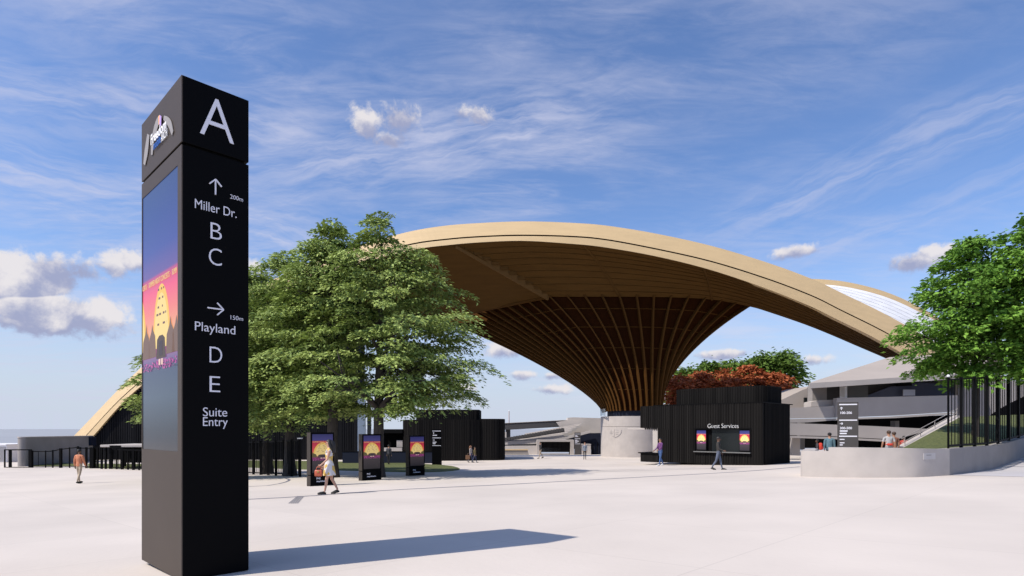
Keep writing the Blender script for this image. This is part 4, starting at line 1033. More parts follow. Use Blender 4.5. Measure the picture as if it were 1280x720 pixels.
# ================================================================= the concrete stadium on the right
YB = 46.0
sb = thing('stadium_building', 'pale concrete stadium with sloping ramps, deep shaded recesses and a low hipped roof', 'building', at(1080, 580, YB))
def slab(name, pts, Y, dep, mm=CONCD):        # a wall seen face on: picture outline at depth Y, given thickness
    P = [at(x, y, Y) for x, y in pts]; Q = [p + Vector((0,dep,0)) for p in P]; n = len(P)
    m = MB(); m.add(P+Q, [tuple(range(n)), tuple(range(2*n-1, n-1, -1))] + [(i, (i+1)%n, n+(i+1)%n, n+i) for i in range(n)])
    return m.build(name, mm, sb, world=True)
STC = mat('stadium_concrete', (0.35,0.32,0.30), 0.85, var=0.06, scale=0.5, bump=0.12)
slab('upper_parapet', [(1046,497.5),(1198,494),(1198,514.5),(1120,519.5),(1046,522)], YB, 0.5, STC)
slab('upper_parapet', [(1046,522.8),(1120,520.3),(1198,515.3),(1198,517.5),(1120,522.5),(1046,525)], YB-0.06, 0.6, STC)
slab('upper_parapet', [(960,511),(1045.6,507.5),(1045.6,522.2),(960,523.5)], YB+0.3, 0.5, STC)
slab('upper_parapet', [(960,524.2),(1045.6,522.8),(1045.6,525),(1010,528),(960,529)], YB+0.24, 0.6, STC)
slab('planter_edge', [(1014,502.5),(1022,500.5),(1045.6,499.5),(1045.6,507.2),(1014,508.5)], YB+0.9, 1.2, CONC)
slab('lower_parapet', [(960,527.8),(1000,529.2),(1090,532.5),(1150,535.5),(1165,536.4),(1120,549.5),(1046,545.5),(960,543.2)], YB-0.4, 0.5, STC)
slab('lower_parapet', [(960,544),(1046,546.3),(1120,550.3),(1119,552.6),(1046,549),(960,546.5)], YB-0.46, 0.6, STC)
slab('recess_shade', [(960,529.2),(1198,518.2),(1198,560),(960,560)], YB+4, 0.4, BLACKM)  # upright black sheet carrying the shade below the ramps
slab('recess_wall', [(1012,484),(1200,474),(1200,497),(1012,503)], YB+5, 0.4, mat('recess_dark', (0.06,0.058,0.06), 0.8))  # back of the recess coloured dark for the shade under the roof
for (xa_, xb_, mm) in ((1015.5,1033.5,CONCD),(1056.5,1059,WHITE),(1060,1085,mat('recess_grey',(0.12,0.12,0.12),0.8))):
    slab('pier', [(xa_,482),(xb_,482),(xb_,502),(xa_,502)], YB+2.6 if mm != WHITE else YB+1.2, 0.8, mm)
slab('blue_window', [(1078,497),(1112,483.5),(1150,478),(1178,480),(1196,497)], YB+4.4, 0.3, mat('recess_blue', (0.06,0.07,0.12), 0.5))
slab('notice', [(1129.5,487),(1144,487),(1144,494.5),(1129.5,494.5)], YB+3.9, 0.1, mat('notice_pale',(0.55,0.6,0.75),0.6))
slab('vent', [(1124,479.6),(1140,478.6),(1140,482),(1124,482.6)], YB+3.5, 0.4, BLACK)
for xa_ in (1001, 1119, 1060):
    slab('column', [(xa_,526),(xa_+5,526),(xa_+5,562),(xa_,562)], YB+1.5, 0.6, mat('column_grey', (0.16,0.155,0.155), 0.8))
slab('end_pier', [(990.5,547),(1000,547.3),(1000,569),(990.5,569)], YB+0.5, 0.6, STC)
# hipped roof with its eaves
eL, eR = at(1011, 479, YB-0.8), at(1215, 466.0, YB-0.8)
RF = mat('stadium_roof', (0.37,0.325,0.29), 0.85, var=0.04, scale=0.4)
apex = at(1112, 446.5, YB+9); a2 = at(1250, 440, YB+9)
m = MB(); thk = Vector((0,0,-0.40)); bL = at(1019,476,YB+16); bR = at(1260,462,YB+16)
m.add([eL, eR, a2, apex, bL, bR], [(0,1,2,3),(0,3,4),(3,2,5,4)]); m.add([eL, eR, eR+thk, eL+thk], [(0,1,2,3)]); m.add([eL, bL, bL+thk, eL+thk], [(0,1,2,3)]); m.add([eL+thk, eR+thk, bR+thk, bL+thk], [(0,1,2,3)])
m.build('roof', RF, sb, world=True)
m = MB(); m.obox((eL+eR)/2+Vector((0,-0.05,-0.2)), (eR-eL)/2, (0,0.05,0), (0,0,0.2)); m.build('eaves', STC, sb, world=True)
lb_ = thing('stadium_annex', 'tan concrete annex with a sloping roof line between the red maples and the stadium', 'building', at(998, 575, 58))
P = [at(970,503,58),at(985,496,58),at(1003,487.5,58),at(1018,482,58),at(1018,512,58),at(970,512,58)]
n = len(P); Q = [p+Vector((0,6,0)) for p in P]; P = P
m = MB(); m.add(P+Q, [tuple(range(n)), tuple(range(2*n-1,n-1,-1))]+[(i,(i+1)%n,n+(i+1)%n,n+i) for i in range(n)]); m.build('wall', RF, lb_, world=True)
MB().box(at(1005,0,57.9).x, at(1011,0,57.9).x, 57.8, 57.99, at(0,505,57.9).z, at(0,497,57.9).z).build('window', GLASSD, lb_, world=True)

# ================================================================= grandstand in the middle distance
YG = 80.0
gs = thing('grandstand', 'concrete grandstand with stepped seating and a raked dark roof beam behind the plaza', 'grandstand', at(690, 569, YG))
def slabg(name, pts, Y, dep, mm, th=gs):
    P = [at(x, y, Y) for x, y in pts]; Q = [p + Vector((0,dep,0)) for p in P]; n = len(P)
    m = MB(); m.add(P+Q, [tuple(range(n)), tuple(range(2*n-1, n-1, -1))] + [(i, (i+1)%n, n+(i+1)%n, n+i) for i in range(n)])
    return m.build(name, mm, th, world=True)
GC = mat('stand_concrete', (0.50,0.465,0.44), 0.85, var=0.07, scale=0.4)
GD = mat('stand_dark', (0.055,0.055,0.06), 0.8)
slabg('roof_beam', [(560,530.5),(630,529.3),(710,525.3),(698,533.8),(640,537),(560,538.5)], YG+8, 3, GD)
slabg('roof_edge', [(560,529.9),(630,528.7),(710,524.7),(710,525.2),(630,529.2),(560,530.4)], YG+7.9, 3.2, GC)
slabg('tower_wall', [(695,527.5),(709.5,525.2),(709.5,522.2),(716,521.6),(738,522.3),(757,522.8),(757,552),(705,552),(705,540)], YG+7.5, 2, GC)
slabg('column', [(632,536),(638,536),(638,549),(632,549)], YG+8.5, 1, GD)
slabg('column', [(625,540),(633,540),(633,549),(625,549)], YG+7, 1, GC)
# stepped rake
steps = MB(); seats = MB()
for k in range(6):
    f0 = k/6; y_a = 551.5 - 1.9*k; Yk = YG + 1.0 + 1.0*k
    P = [at(636+4*k, y_a, Yk), at(705+5.2*k, y_a-8-1.1*k, Yk)]
    zb0 = -3.0
    q = [P[0], P[1]]
    steps.add([P[0], P[1], P[1]+Vector((0,1,0)), P[0]+Vector((0,1,0)), P[0]+Vector((0,0,-0.45)), P[1]+Vector((0,0,-0.45))], [(0,1,2,3),(4,5,1,0)])
steps.build('stepped_terrace', GC, gs, world=True)
slabg('terrace_wall', [(630,551.5),(672,550.3),(706,546),(738,538.5),(738,541),(706,549.5),(672,555),(630,556)], YG+0.8, 0.4, GC)
slabg('seat_back', [(630,547.5),(660,543),(690,537.5),(705,535),(706,540.2),(690,542.5),(660,547.5),(630,551)], YG+0.7, 0.5, mat('seat_grey',(0.10,0.095,0.095),0.8))
m = MB()
for k in range(22):
    t = k/21; p = at(633+70*t, 546.8-12*t, YG+0.5); m.box(p.x-0.14, p.x+0.14, p.y, p.y+0.15, p.z-0.45, p.z-0.02)
m.build('seats', mat('seat_dark',(0.07,0.066,0.066),0.7), gs, world=True)
slabg('navy_fascia', [(622,549.5),(672,550),(738,541.5),(757,541),(757,562),(622,558.5)], YG+1.6, 0.5, NAVY)
slabg('retaining_wall', [(622,557.5),(671,557),(671,572),(622,573)], YG-0.6, 0.5, GC)
# garage box
gb = thing('garage_box', 'pale concrete box with a wide dark roller door below the grandstand', 'garage', at(694, 569, YG-1.5))
fm = MB()
for r in (((671.3,549.8),(717.5,549.8),(717.5,552.2),(671.3,552.2)), ((671.3,552.21),(676.5,552.21),(676.5,572),(671.3,572)), ((713,552.21),(717.5,552.21),(717.5,572),(713,572))):
    P = [at(x,y,YG-1.5) for x,y in r]; Q = [p+Vector((0,2,0)) for p in P]; fm.add(P+Q, [(0,1,2,3),(7,6,5,4),(0,1,5,4),(1,2,6,5),(2,3,7,6),(3,0,4,7)])
fm.build('frame', CONC, gb, world=True)
m = MB(); a_, b_ = at(676.5,552.2,YG-1), at(713,552.2,YG-1)
for k in range(30):
    x = a_.x + (b_.x-a_.x)*k/30; m.box(x, x+(b_.x-a_.x)/30*0.93, YG-1.0, YG-0.9+0.03*(k%2), -3.1, a_.z)
m.build('roller_door', SLAT, gb, world=True)
lw = thing('low_wall', 'short pale concrete wall to the right of the far totem sign', 'wall', at(733, 568, YG-1.4))
slabg('wall', [(726.5,556),(738.5,556),(738.5,571.5),(726.5,571.5)], YG-1.4, 2, GC, lw); slabg('coping', [(726.2,555.2),(739,555.2),(739,555.95),(726.2,555.95)], YG-1.45, 2.1, CONC, lw)
nb_ = thing('navy_barrier', 'dark navy barrier with thin posts between the low wall and the drum', 'barrier', at(745, 567, YG-0.5))
slabg('panel', [(739,558),(760,558),(760,571),(739,571)], YG-0.5, 0.2, NAVY, nb_)
for px in (741, 746.5, 752): slabg('post', [(px,553.5),(px+0.8,553.5),(px+0.8,571),(px,571)], YG-0.75, 0.1, BLACK, nb_)
# timber topped bench
bn = thing('bench', 'long concrete bench with a timber top in front of the grandstand wall', 'bench', at(645, 569, 76))
slabg('plinth', [(622,563),(659.5,563),(662,570.6),(622,570.6)], 76, 1.0, CONCD, bn); slabg('seat', [(622,561.8),(660,561.8),(660.4,562.9),(622,562.9)], 75.9, 1.2, TIMBER, bn)
ms = thing('flag_mast', 'thin pale mast rising behind the grandstand', 'mast', at(636.3, 560, 92))
MB().tube([at(636.3,565,92), at(636.3,514,92)], [0.10,0.07], 8).build('pole', mat('mast_pink',(0.5,0.4,0.38),0.6), ms, world=True); MB().ball(at(636.3,513.6,92), 0.09).build('finial', WHITE, ms, world=True)
# floor drain grating near the camera
gd = ground(370, 625); dg_ = thing('drain_grate', 'small slotted drain grating set in the paving at the bottom of the plaza', 'grating', gd)
for k in range(5):
    a_, b_ = ground(361+2.6*k, 629.5), ground(372+1.9*k, 620.3)
    dd_ = (b_-a_); dd_.z = 0; nn2 = Vector((-dd_.y, dd_.x, 0)).normalized()*0.013
    m = MB(); m.add([(q.x,q.y,gz(q.x,q.y)+0.008) for q in (a_+nn2, a_-nn2, b_-nn2, b_+nn2)], [(0,1,2,3)]); m.build('slot', ENG, dg_, world=True)
# ================================================================= trees
BARK = mat('bark', (0.050,0.042,0.038), 0.95, var=0.3, scale=6, bump=0.6, stretch=(3,3,0.6))
LEAF_A = leafmat('light_green_leaves', (0.048,0.10,0.022), (0.50,0.61,0.185), 0.12)
LEAF_B = leafmat('deep_green_leaves', (0.042,0.12,0.016), (0.25,0.45,0.07), 0.18)
LEAF_C = leafmat('bushy_green_leaves', (0.065,0.135,0.02), (0.19,0.29,0.06), 0.25)
LEAF_R = leafmat('copper_red_leaves', (0.27,0.075,0.028), (0.60,0.19,0.08), 0.2)

def leaf_cloud(name, centres, outs, rs, per, size, m, parent, rng, droop=0.35, flat=0.16, aspect=0.55, tilt=0.45, outw=0.25):
    """one mesh of many folded leaves, gathered in flat drooping sprays"""
    k = len(centres); n = k*per
    C = np.repeat(centres, per, 0); O = np.repeat(outs, per, 0); R = np.repeat(rs, per)
    S = np.stack([-O[:,1], O[:,0], np.zeros(n)], 1)
    a = rng.uniform(0, 2*np.pi, n); q = np.sqrt(rng.uniform(0, 1, n))
    u = q*np.cos(a)*1.25; v = q*np.sin(a)*0.85
    P = C + O*(u*R)[:,None] + S*(v*R)[:,None]
    P[:,2] += R*(-droop*np.maximum(u,-0.3)**2 - 0.25*v*v) + rng.normal(0, flat, n)*R
    # leaf frame
    d = O*(0.7+0.3*u[:,None]) + S*v[:,None]*0.9 + rng.normal(0, 0.5, (n,3)); d[:,2] = d[:,2]*0.5 - 0.28
    d /= np.linalg.norm(d, axis=1)[:,None]
    nr = np.stack([rng.normal(0,tilt,n), rng.normal(0,tilt,n), np.ones(n)], 1) + O*outw
    s = np.cross(d, nr); s /= np.linalg.norm(s, axis=1)[:,None]; nr = np.cross(s, d)
    L_ = size*rng.uniform(0.5, 1.35, n); Wd_ = L_*aspect
    b = P; tip = P + d*L_[:,None]; mid = P + d*(L_*0.45)[:,None] + nr*(L_*0.10)[:,None]
    l = mid - s*(Wd_/2)[:,None]; r = mid + s*(Wd_/2)[:,None]
    low = P + d*(L_*0.5)[:,None] - nr*(L_*0.04)[:,None]
    V = np.stack([b, l, tip, r], 1).reshape(-1,3)
    me = bpy.data.meshes.new(name)
    me.vertices.add(4*n); me.loops.add(4*n); me.polygons.add(n)
    off = np.array(parent.location, float)
    me.vertices.foreach_set('co', (V-off).astype(np.float32).ravel())
    me.loops.foreach_set('vertex_index', np.arange(4*n, dtype=np.int32))
    me.polygons.foreach_set('loop_start', np.arange(0, 4*n, 4, dtype=np.int32))
    me.polygons.foreach_set('loop_total', np.full(n, 4, dtype=np.int32))
    me.update(calc_edges=True)
    tint = np.clip(np.repeat(rng.uniform(0.1,0.9,k), per)*0.55 + rng.uniform(0,1,n)*0.45, 0, 1)
    at_ = me.attributes.new('tint', 'FLOAT', 'FACE'); at_.data.foreach_set('value', tint.astype(np.float32))
    me.materials.append(m); me.validate()
    o = bpy.data.objects.new(name, me); COL.objects.link(o); o.parent = parent
    return o

def tree(label, px, Y, prof, m, nspray, per, size, seed, group, trunk_r, tpx=None, rs=(0.5,0.95), flatY=1.0, nlimb=16, lean=0, base=None, cname='crown', name='broadleaf_tree', shell_=0.5, limb_from=0.25, droop=0.35, flat=0.16, tiers=0, cat='tree', tilt=0.45, outw=0.25):
    """prof: (picture row, left column, right column) of the crown outline at depth Y"""
    rng = np.random.default_rng(seed); rr = random.Random(seed)
    tx = ((tpx or px) - CX)/F*Y; zb = gz(tx, Y) if base is None else base
    t = thing(name, label, cat, (tx, Y, zb), 0, group)
    rows = np.array([(HY-p[0])/F*Y for p in prof]); lf = np.array([(p[1]-CX)/F*Y for p in prof]); rt_ = np.array([(p[2]-CX)/F*Y for p in prof])
    o_ = np.argsort(rows); rows, lf, rt_ = rows[o_], lf[o_], rt_[o_]
    zlo, zhi = rows[0], rows[-1]
    cs, os_, rads = [], [], []
    wmax = (rt_-lf).max()/2; tries = 0
    ph = rng.uniform(0, 6.28, 12)
    while len(cs) < nspray and tries < nspray*60:
        tries += 1
        z = rng.uniform(zlo, zhi)
        l, r_ = np.interp(z, rows, lf), np.interp(z, rows, rt_)
        w = (r_-l)/2
        if rng.uniform() > (w/wmax)**1.2 + 0.02: continue
        a = rng.uniform(0, 2*np.pi); q = math.sqrt(rng.uniform(shell_**2, 1))
        lump = 0.87 + 0.12*math.sin(3*a+ph[0]+z*1.3) + 0.11*math.sin(5*a+ph[1]-z*2.1) + 0.08*math.sin(2.9*z+ph[2]+a)
        if tiers and math.sin(z*2*math.pi/tiers + 1.2*math.sin(2*a+ph[3]) + ph[4]) < -0.15 and rng.uniform() < 0.88: continue
        x = (l+r_)/2 + w*q*lump*math.cos(a); y = Y + w*q*lump*math.sin(a)*flatY
        ox, oy = math.cos(a), math.sin(a)
        cs.append((x, y, z + rng.normal(0, 0.08))); os_.append((ox, oy, 0.0)); rads.append(rng.uniform(*rs)*(0.65+0.35*min(1, w/(0.5*wmax))))
    cs, os_, rads = np.array(cs), np.array(os_), np.array(rads)
    cs = cs - os_*(rads*0.55)[:,None]                  # keep the outline where it was asked for
    leaf_cloud(cname, cs, os_, rads, per, size, m, t, rng, droop=droop, flat=flat, tilt=tilt, outw=outw)
    # trunk and limbs
    ztop = zlo + (zhi-zlo)*0.86; cxm = float(np.interp(ztop, rows, (lf+rt_)/2))
    tp = spline([(tx, Y, zb-0.25), (tx, Y, zb+0.25), (tx+0.03, Y, zlo + 0.1*(zhi-zlo)), (tx*0.5+cxm*0.5, Y+0.1, (zlo+ztop)/2), (cxm, Y, ztop)], 24)
    rad = [trunk_r*(1.45 if i == 0 else 1.18 if i == 1 else 1.0)*(1-0.86*(i/23)**1.15) for i in range(24)]
    mb = MB(); mb.tube(tp, rad, 10)
    mb.build('trunk', BARK, t, world=True, smooth=True)
    lm = MB()
    idx = rng.choice(len(cs), min(nlimb, len(cs)), replace=False)
    for j in idx:
        e = Vector(cs[j]); zz = max(zlo + 0.0*(zhi-zlo), min(e.z - 0.35*(Vector((e.x-tx, e.y-Y, 0)).length), ztop)); zz = max(zz, zlo - 0.12*(zhi-zlo))
        k = min(range(24), key=lambda i: abs(tp[i].z - zz)); s0 = tp[k]
        md = s0.lerp(e, 0.5) + Vector((0,0,0.12*(e-s0).length))
        r0 = min(rad[k]*0.62, 0.03 + 0.028*(e-s0).length)
        P_ = spline([s0, md, e], 7); lm.tube(P_, [r0*(1-0.8*i/6) for i in range(7)], 6)
        near = np.argsort(np.linalg.norm(cs - cs[j], axis=1))[1:5]
        for q in near: lm.tube([P_[4], Vector(cs[q])], [r0*0.3, r0*0.10], 4)
    lm.build('limbs', BARK, t, world=True, smooth=True)
    return t

GL_ = 'broadleaf trees on the lawn'
tree('tallest light green tree with a pointed crown behind the middle kiosk', 473, 30.0,
     [(266,468,478),(276,455,492),(290,440,502),(302,432,524),(318,418,546),(335,408,562),(352,400,580),(372,388,586),(388,380,596),(402,376,634),(415,372,638),(432,370,624),(448,368,634),(466,370,618),(486,378,628),(502,396,596),(516,430,550)],
     LEAF_A, 340, 150, 0.205, 21, GL_, 0.30, rs=(0.55,1.2), nlimb=40, tiers=1.3, shell_=0.30, tilt=0.32, flat=0.07, outw=0.6, droop=0.5)
tree('light green tree whose trunk stands behind the first kiosk, left of the tallest tree', 415, 31,
     [(283,408,424),(292,392,440),(306,372,456),(325,352,470),(350,338,478),(380,330,480),(410,324,480),(440,320,480),(470,322,474),(495,334,462),(515,352,440),(528,376,424)],
     LEAF_A, 270, 150, 0.215, 22, GL_, 0.32, nlimb=26, tiers=1.35, shell_=0.35, rs=(0.6,1.2), tilt=0.32, flat=0.07, outw=0.6, droop=0.5)
tree('light green tree behind the black fence with its dim trunk between two others', 362, 34,
     [(308,346,366),(320,328,384),(340,314,398),(365,300,408),(395,292,412),(430,286,412),(465,284,408),(495,292,400),(520,308,392),(536,330,380)],
     LEAF_A, 250, 140, 0.225, 23, GL_, 0.33, nlimb=22, tiers=1.4, shell_=0.35, rs=(0.65,1.25), tilt=0.32, flat=0.07, outw=0.6, droop=0.5)
tree('light green tree closest to the right edge of the tall pylon', 334, 37.5,
     [(330,308,326),(345,290,340),(370,270,352),(400,258,360),(435,250,362),(470,250,360),(500,262,352),(525,284,346),(538,304,340)],
     LEAF_A, 220, 135, 0.23, 24, GL_, 0.33, nlimb=20, tiers=1.4, shell_=0.35, rs=(0.65,1.3), tilt=0.32, flat=0.07, outw=0.6, droop=0.5)
tree('light green tree mostly hidden behind the pylon, showing a few sprays at its left edge', 232, 31,
     [(395,226,240),(410,204,262),(430,178,280),(455,172,288),(480,166,290),(505,164,288),(525,176,276),(538,205,255)],
     LEAF_A, 150, 140, 0.215, 25, GL_, 0.22, nlimb=16, tiers=1.2, shell_=0.35, rs=(0.55,1.1), tilt=0.32, flat=0.07, outw=0.6, droop=0.5)
GR_ = 'trees on the grass slope'
tree('bright green tree behind the tall fence, its crown covering the end of the canopy', 1219, 27.5,
     [(296,1205,1226),(308,1180,1246),(322,1162,1262),(340,1152,1276),(360,1148,1284),(380,1146,1290),(396,1128,1292),(412,1112,1292),(428,1104,1290),(444,1122,1290),(458,1132,1284),(470,1146,1276),(480,1180,1250)],
     LEAF_B, 200, 112, 0.225, 31, GR_, 0.18, nlimb=60, shell_=0.12, rs=(0.38,0.8), droop=0.35, flat=0.20, base=-1.0, tilt=0.65, outw=0.5)
tree('bright green tree at the right edge of the picture, taller than its neighbour', 1300, 26,
     [(268,1278,1300),(280,1262,1330),(300,1242,1350),(325,1232,1364),(360,1228,1376),(400,1228,1380),(430,1230,1376),(455,1240,1366),(474,1262,1344)],
     LEAF_B, 200, 112, 0.225, 32, GR_, 0.22, nlimb=50, shell_=0.12, rs=(0.38,0.8), droop=0.35, flat=0.20, base=-0.6, tilt=0.65, outw=0.5)
GG = 'green trees behind the red maples'
for i, (px, top, w, lab) in enumerate(((858,459,26,'small green tree behind the maples next to the trumpet, left end of its row'),(886,454,28,'low green tree second from the left in the row behind the maples'),
                             (917,450,30,'green tree in the middle of the row behind the red maples'),(950,443,32,'tall green tree behind the upper black block of the pavilion'),
                             (980,440,30,'tallest green tree at the right end of the row, its crown clear of the maples'))):
    tree(lab, px, 77+0.6*i, [(top,px-7,px+7),(top+5,px-w*.6,px+w*.6),(top+14,px-w*.85,px+w*.85),(top+26,px-w,px+w*0.9),(top+40,px-w*.85,px+w*.8),(top+54,px-w*.5,px+w*.5)],
         LEAF_C, 110, 44, 0.55, 40+i, GG, 0.2, rs=(0.9,1.5), nlimb=8, shell_=0.4, flat=0.3, droop=0.2, tilt=0.8)
GM = 'red maples behind the guest pavilion'
for i, (px, top, w, lab) in enumerate(((848,468,24,'copper red maple at the left end of its row, touching the trumpet'),(876,464,26,'copper red maple second from the left behind the pavilion'),(906,460,26,'copper red maple in the middle of its row behind the pavilion roof'),
                             (936,457,28,'copper red maple with the highest crown, above the right end of the upper black block'),(966,461,30,'copper red maple at the right end of its row, spreading past the pavilion corner'))):
    tree(lab, px, 70.5+0.5*i, [(top,px-8,px+8),(top+4,px-w*.6,px+w*.6),(top+11,px-w*.9,px+w*.9),(top+20,px-w,px+w),(top+32,px-w,px+w),(top+42,px-w*.7,px+w*.7),(top+50,px-w*.4,px+w*.4)],
         LEAF_R, 90, 70, 0.40, 60+i, GM, 0.16, rs=(0.8,1.35), nlimb=8, shell_=0.35, flat=0.10, droop=0.5, outw=0.6, tiers=1.2, name='red_maple')

# ================================================================= people
def skin_mesh(nodes, edges, root, sub=2):
    me = bpy.data.meshes.new('tmp'); names = list(nodes)
    me.from_pydata([nodes[n][0] for n in names], [(names.index(a), names.index(b)) for a, b in edges], [])
    o = bpy.data.objects.new('tmp', me); COL.objects.link(o)
    o.modifiers.new('s', 'SKIN'); sv = me.skin_vertices[0].data
    for i, n in enumerate(names):
        r = nodes[n][1]; sv[i].radius = r if hasattr(r, '__len__') else (r, r); sv[i].use_root = (n == root)
    ss = o.modifiers.new('u', 'SUBSURF'); ss.levels = sub; ss.render_levels = sub
    dg = bpy.context.evaluated_depsgraph_get()
    out = bpy.data.meshes.new_from_object(o.evaluated_get(dg))
    bpy.data.objects.remove(o); bpy.data.meshes.remove(me)
    return out
SKIN = {k: mat('skin_'+k, c, 0.55) for k, c in dict(light=(0.52,0.30,0.21), tan=(0.36,0.19,0.12), brown=(0.13,0.065,0.04)).items()}
EYE = mat('eye_dark', (0.02,0.015,0.012), 0.3); LIP = mat('lip', (0.30,0.11,0.09), 0.5)
def cloth(name, c): return mat('cloth_'+name, c, 0.9, var=0.18, scale=9, bump=0.25)
HAIR = {k: mat('hair_'+k, c, 0.55) for k, c in dict(black=(0.010,0.009,0.009), brown=(0.05,0.028,0.016), auburn=(0.16,0.07,0.03), grey=(0.1,0.09,0.085)).items()}
SHOE = {k: mat('shoe_'+k, c, 0.6) for k, c in dict(black=(0.012,0.012,0.012), white=(0.75,0.74,0.74), brown=(0.10,0.05,0.03)).items()}

def person(label, loc, h, face, skin, hair, top, legs, shoe, gait=0.0, arms=(0.0,0.0), bend=(0.25,0.25), fem=False, longhair=False, coat=False, dress=None, cap=None, sleeves=True, lean=0.0, turn=0.0, group=None, bare_legs=False, out=(0.10,0.10)):
    """a standing or walking adult; local -y is forward, x to the figure's left... built at height 1.75 then scaled"""
    s = h/1.75
    t = thing('person', label, 'person', loc, face, group)
    sw = 0.175 if fem else 0.20; hw = 0.095 if fem else 0.095
    nodes = {}; E = []
    nodes['pelvis'] = ((0, 0, 0.93), (0.150 if fem else 0.145, 0.105)); nodes['waist'] = ((0, -lean*0.1, 1.08), (0.125 if fem else 0.145, 0.095))
    nodes['chest'] = ((0, -lean*0.25, 1.28), (0.150 if fem else 0.175, 0.115)); nodes['nb'] = ((0, -lean*0.32+0.01, 1.43), (0.085, 0.07))
    nodes['neck'] = ((0, -lean*0.36, 1.50), 0.052); nodes['jaw'] = ((0, -lean*0.38-0.018, 1.575), (0.066, 0.078)); nodes['head'] = ((0, -lean*0.40-0.008, 1.66), (0.076, 0.095)); nodes['crown'] = ((0, -lean*0.40+0.005, 1.715), (0.058, 0.072))
    E += [('pelvis','waist'),('waist','chest'),('chest','nb'),('nb','neck'),('neck','jaw'),('jaw','head'),('head','crown')]
    hands = []
    for sgn, nm, ar, bd, ou in ((1,'l',arms[0],bend[0],out[0]),(-1,'r',arms[1],bend[1],out[1])):
        sh = Vector((sgn*sw, -lean*0.3, 1.405)); 
        ua = Vector((sgn*math.sin(ou), -math.sin(ar), -math.cos(ar)*math.cos(ou))).normalized()
        el = sh + ua*0.29
        fa_ = Vector((sgn*math.sin(ou)*0.3, -math.sin(ar+bd), -math.cos(ar+bd))).normalized()
        wr = el + fa_*0.25; hd = wr + fa_*0.075
        nodes['sh'+nm] = (tuple(sh), 0.062 if not fem else 0.05); nodes['el'+nm] = (tuple(el), 0.045 if not fem else 0.036); nodes['wr'+nm] = (tuple(wr), 0.030 if not fem else 0.025); nodes['hd'+nm] = (tuple(hd), (0.036, 0.02))
        E += [('chest' if False else 'nb','sh'+nm),('sh'+nm,'el'+nm),('el'+nm,'wr'+nm),('wr'+nm,'hd'+nm)]
        hands.append((sgn, wr, hd, fa_))
        g_ = gait*sgn                                     # leg swing
        hp = Vector((sgn*hw, 0, 0.88)); th = Vector((0.0, -math.sin(g_), -math.cos(g_))); kn = hp + th*0.42
        kb = max(0.0, -g_*1.2) + (0.04 if gait else 0.0)
        shn = Vector((0, -math.sin(g_-kb), -math.cos(g_-kb))); an = kn + shn*0.40
        ft = an + Vector((sgn*0.02, -0.17, -0.035 - (0.06 if (gait and g_ < -0.1) else 0))); 
        hl = an + Vector((0, 0.045, -0.03))
        nodes['hp'+nm] = (tuple(hp), 0.088); nodes['kn'+nm] = (tuple(kn), 0.058 if not fem else 0.052); nodes['cf'+nm] = (tuple(kn.lerp(an,0.33)+Vector((0,0.012,0))), 0.055 if not fem else 0.047); nodes['an'+nm] = (tuple(an), 0.037 if not fem else 0.031); nodes['ft'+nm] = (tuple(ft), (0.042, 0.026))
        E += [('pelvis','hp'+nm),('hp'+nm,'kn'+nm),('kn'+nm,'cf'+nm),('cf'+nm,'an'+nm),('an'+nm,'ft'+nm)]
    zmin = min(nodes[n][0][2] for n in nodes) - 0.028
    me = skin_mesh(nodes, E, 'pelvis', 2)
    V = [v.co.copy() for v in me.vertices]; Fc = [tuple(p.vertices) for p in me.polygons]
    bpy.data.meshes.remove(me)
    names = list(nodes); seg = [(a, b, Vector(nodes[a][0]), Vector(nodes[b][0])) for a, b in E]
    def owner(p):
        best = None
        for a, b, A, B in seg:
            ab = B-A; u = max(0, min(1, (p-A).dot(ab)/ab.length_squared)); dd = (A+ab*u-p).length
            if best is None or dd < best[0]: best = (dd, a, b, u)
        return best
    mats_ = [SKIN[skin], top, legs, shoe, EYE, LIP, HAIR[hair]]
    mb = MB(); mi = []
    for f in Fc:
        c = sum((V[i] for i in f), Vector())/len(f); _, a, b, u = owner(c)
        k = 0
        pair = a[:2]+b[:2]
        if b in ('jaw','head','crown','neck'): k = 0
        elif a in ('pelvis','waist','chest','nb') and not b.startswith(('hp','sh')): k = 1 if c.z > 0.98 else 2
        elif b.startswith('sh'): k = 1
        elif a.startswith('sh') or a.startswith('el'): k = (1 if (sleeves == True or (sleeves == 'short' and a.startswith('sh') and u < 0.6)) else 0)
        elif a.startswith('wr'): k = 0
        elif b.startswith('hp') or a.startswith(('hp','kn')): k = 0 if bare_legs else 2
        elif a.startswith('cf'): k = 0 if bare_legs else 2
        elif a.startswith('an'): k = 3
        mi.append(k)
    mb.v = [tuple(v) for v in V]; mb.f = Fc; mb.m = mi
    hy = -lean*0.40
    for sgn in (1,-1):                                    # eyes, ears; then nose and mouth
        mb.ball((sgn*0.031, hy-0.098, 1.645), 0.012, 4, 8, 6); mb.ball((sgn*0.079, hy+0.0, 1.63), 0.02, 0, 8, 6, (0.45,0.8,1.4))
    mb.tube([(0, hy-0.098, 1.655), (0, hy-0.114, 1.628), (0, hy-0.122, 1.612), (0, hy-0.095, 1.605)], [0.010,0.014,0.016,0.010], 6, 0)
    mb.ball((0, hy-0.098, 1.583), 0.017, 5, 8, 6, (1.3,0.5,0.4))
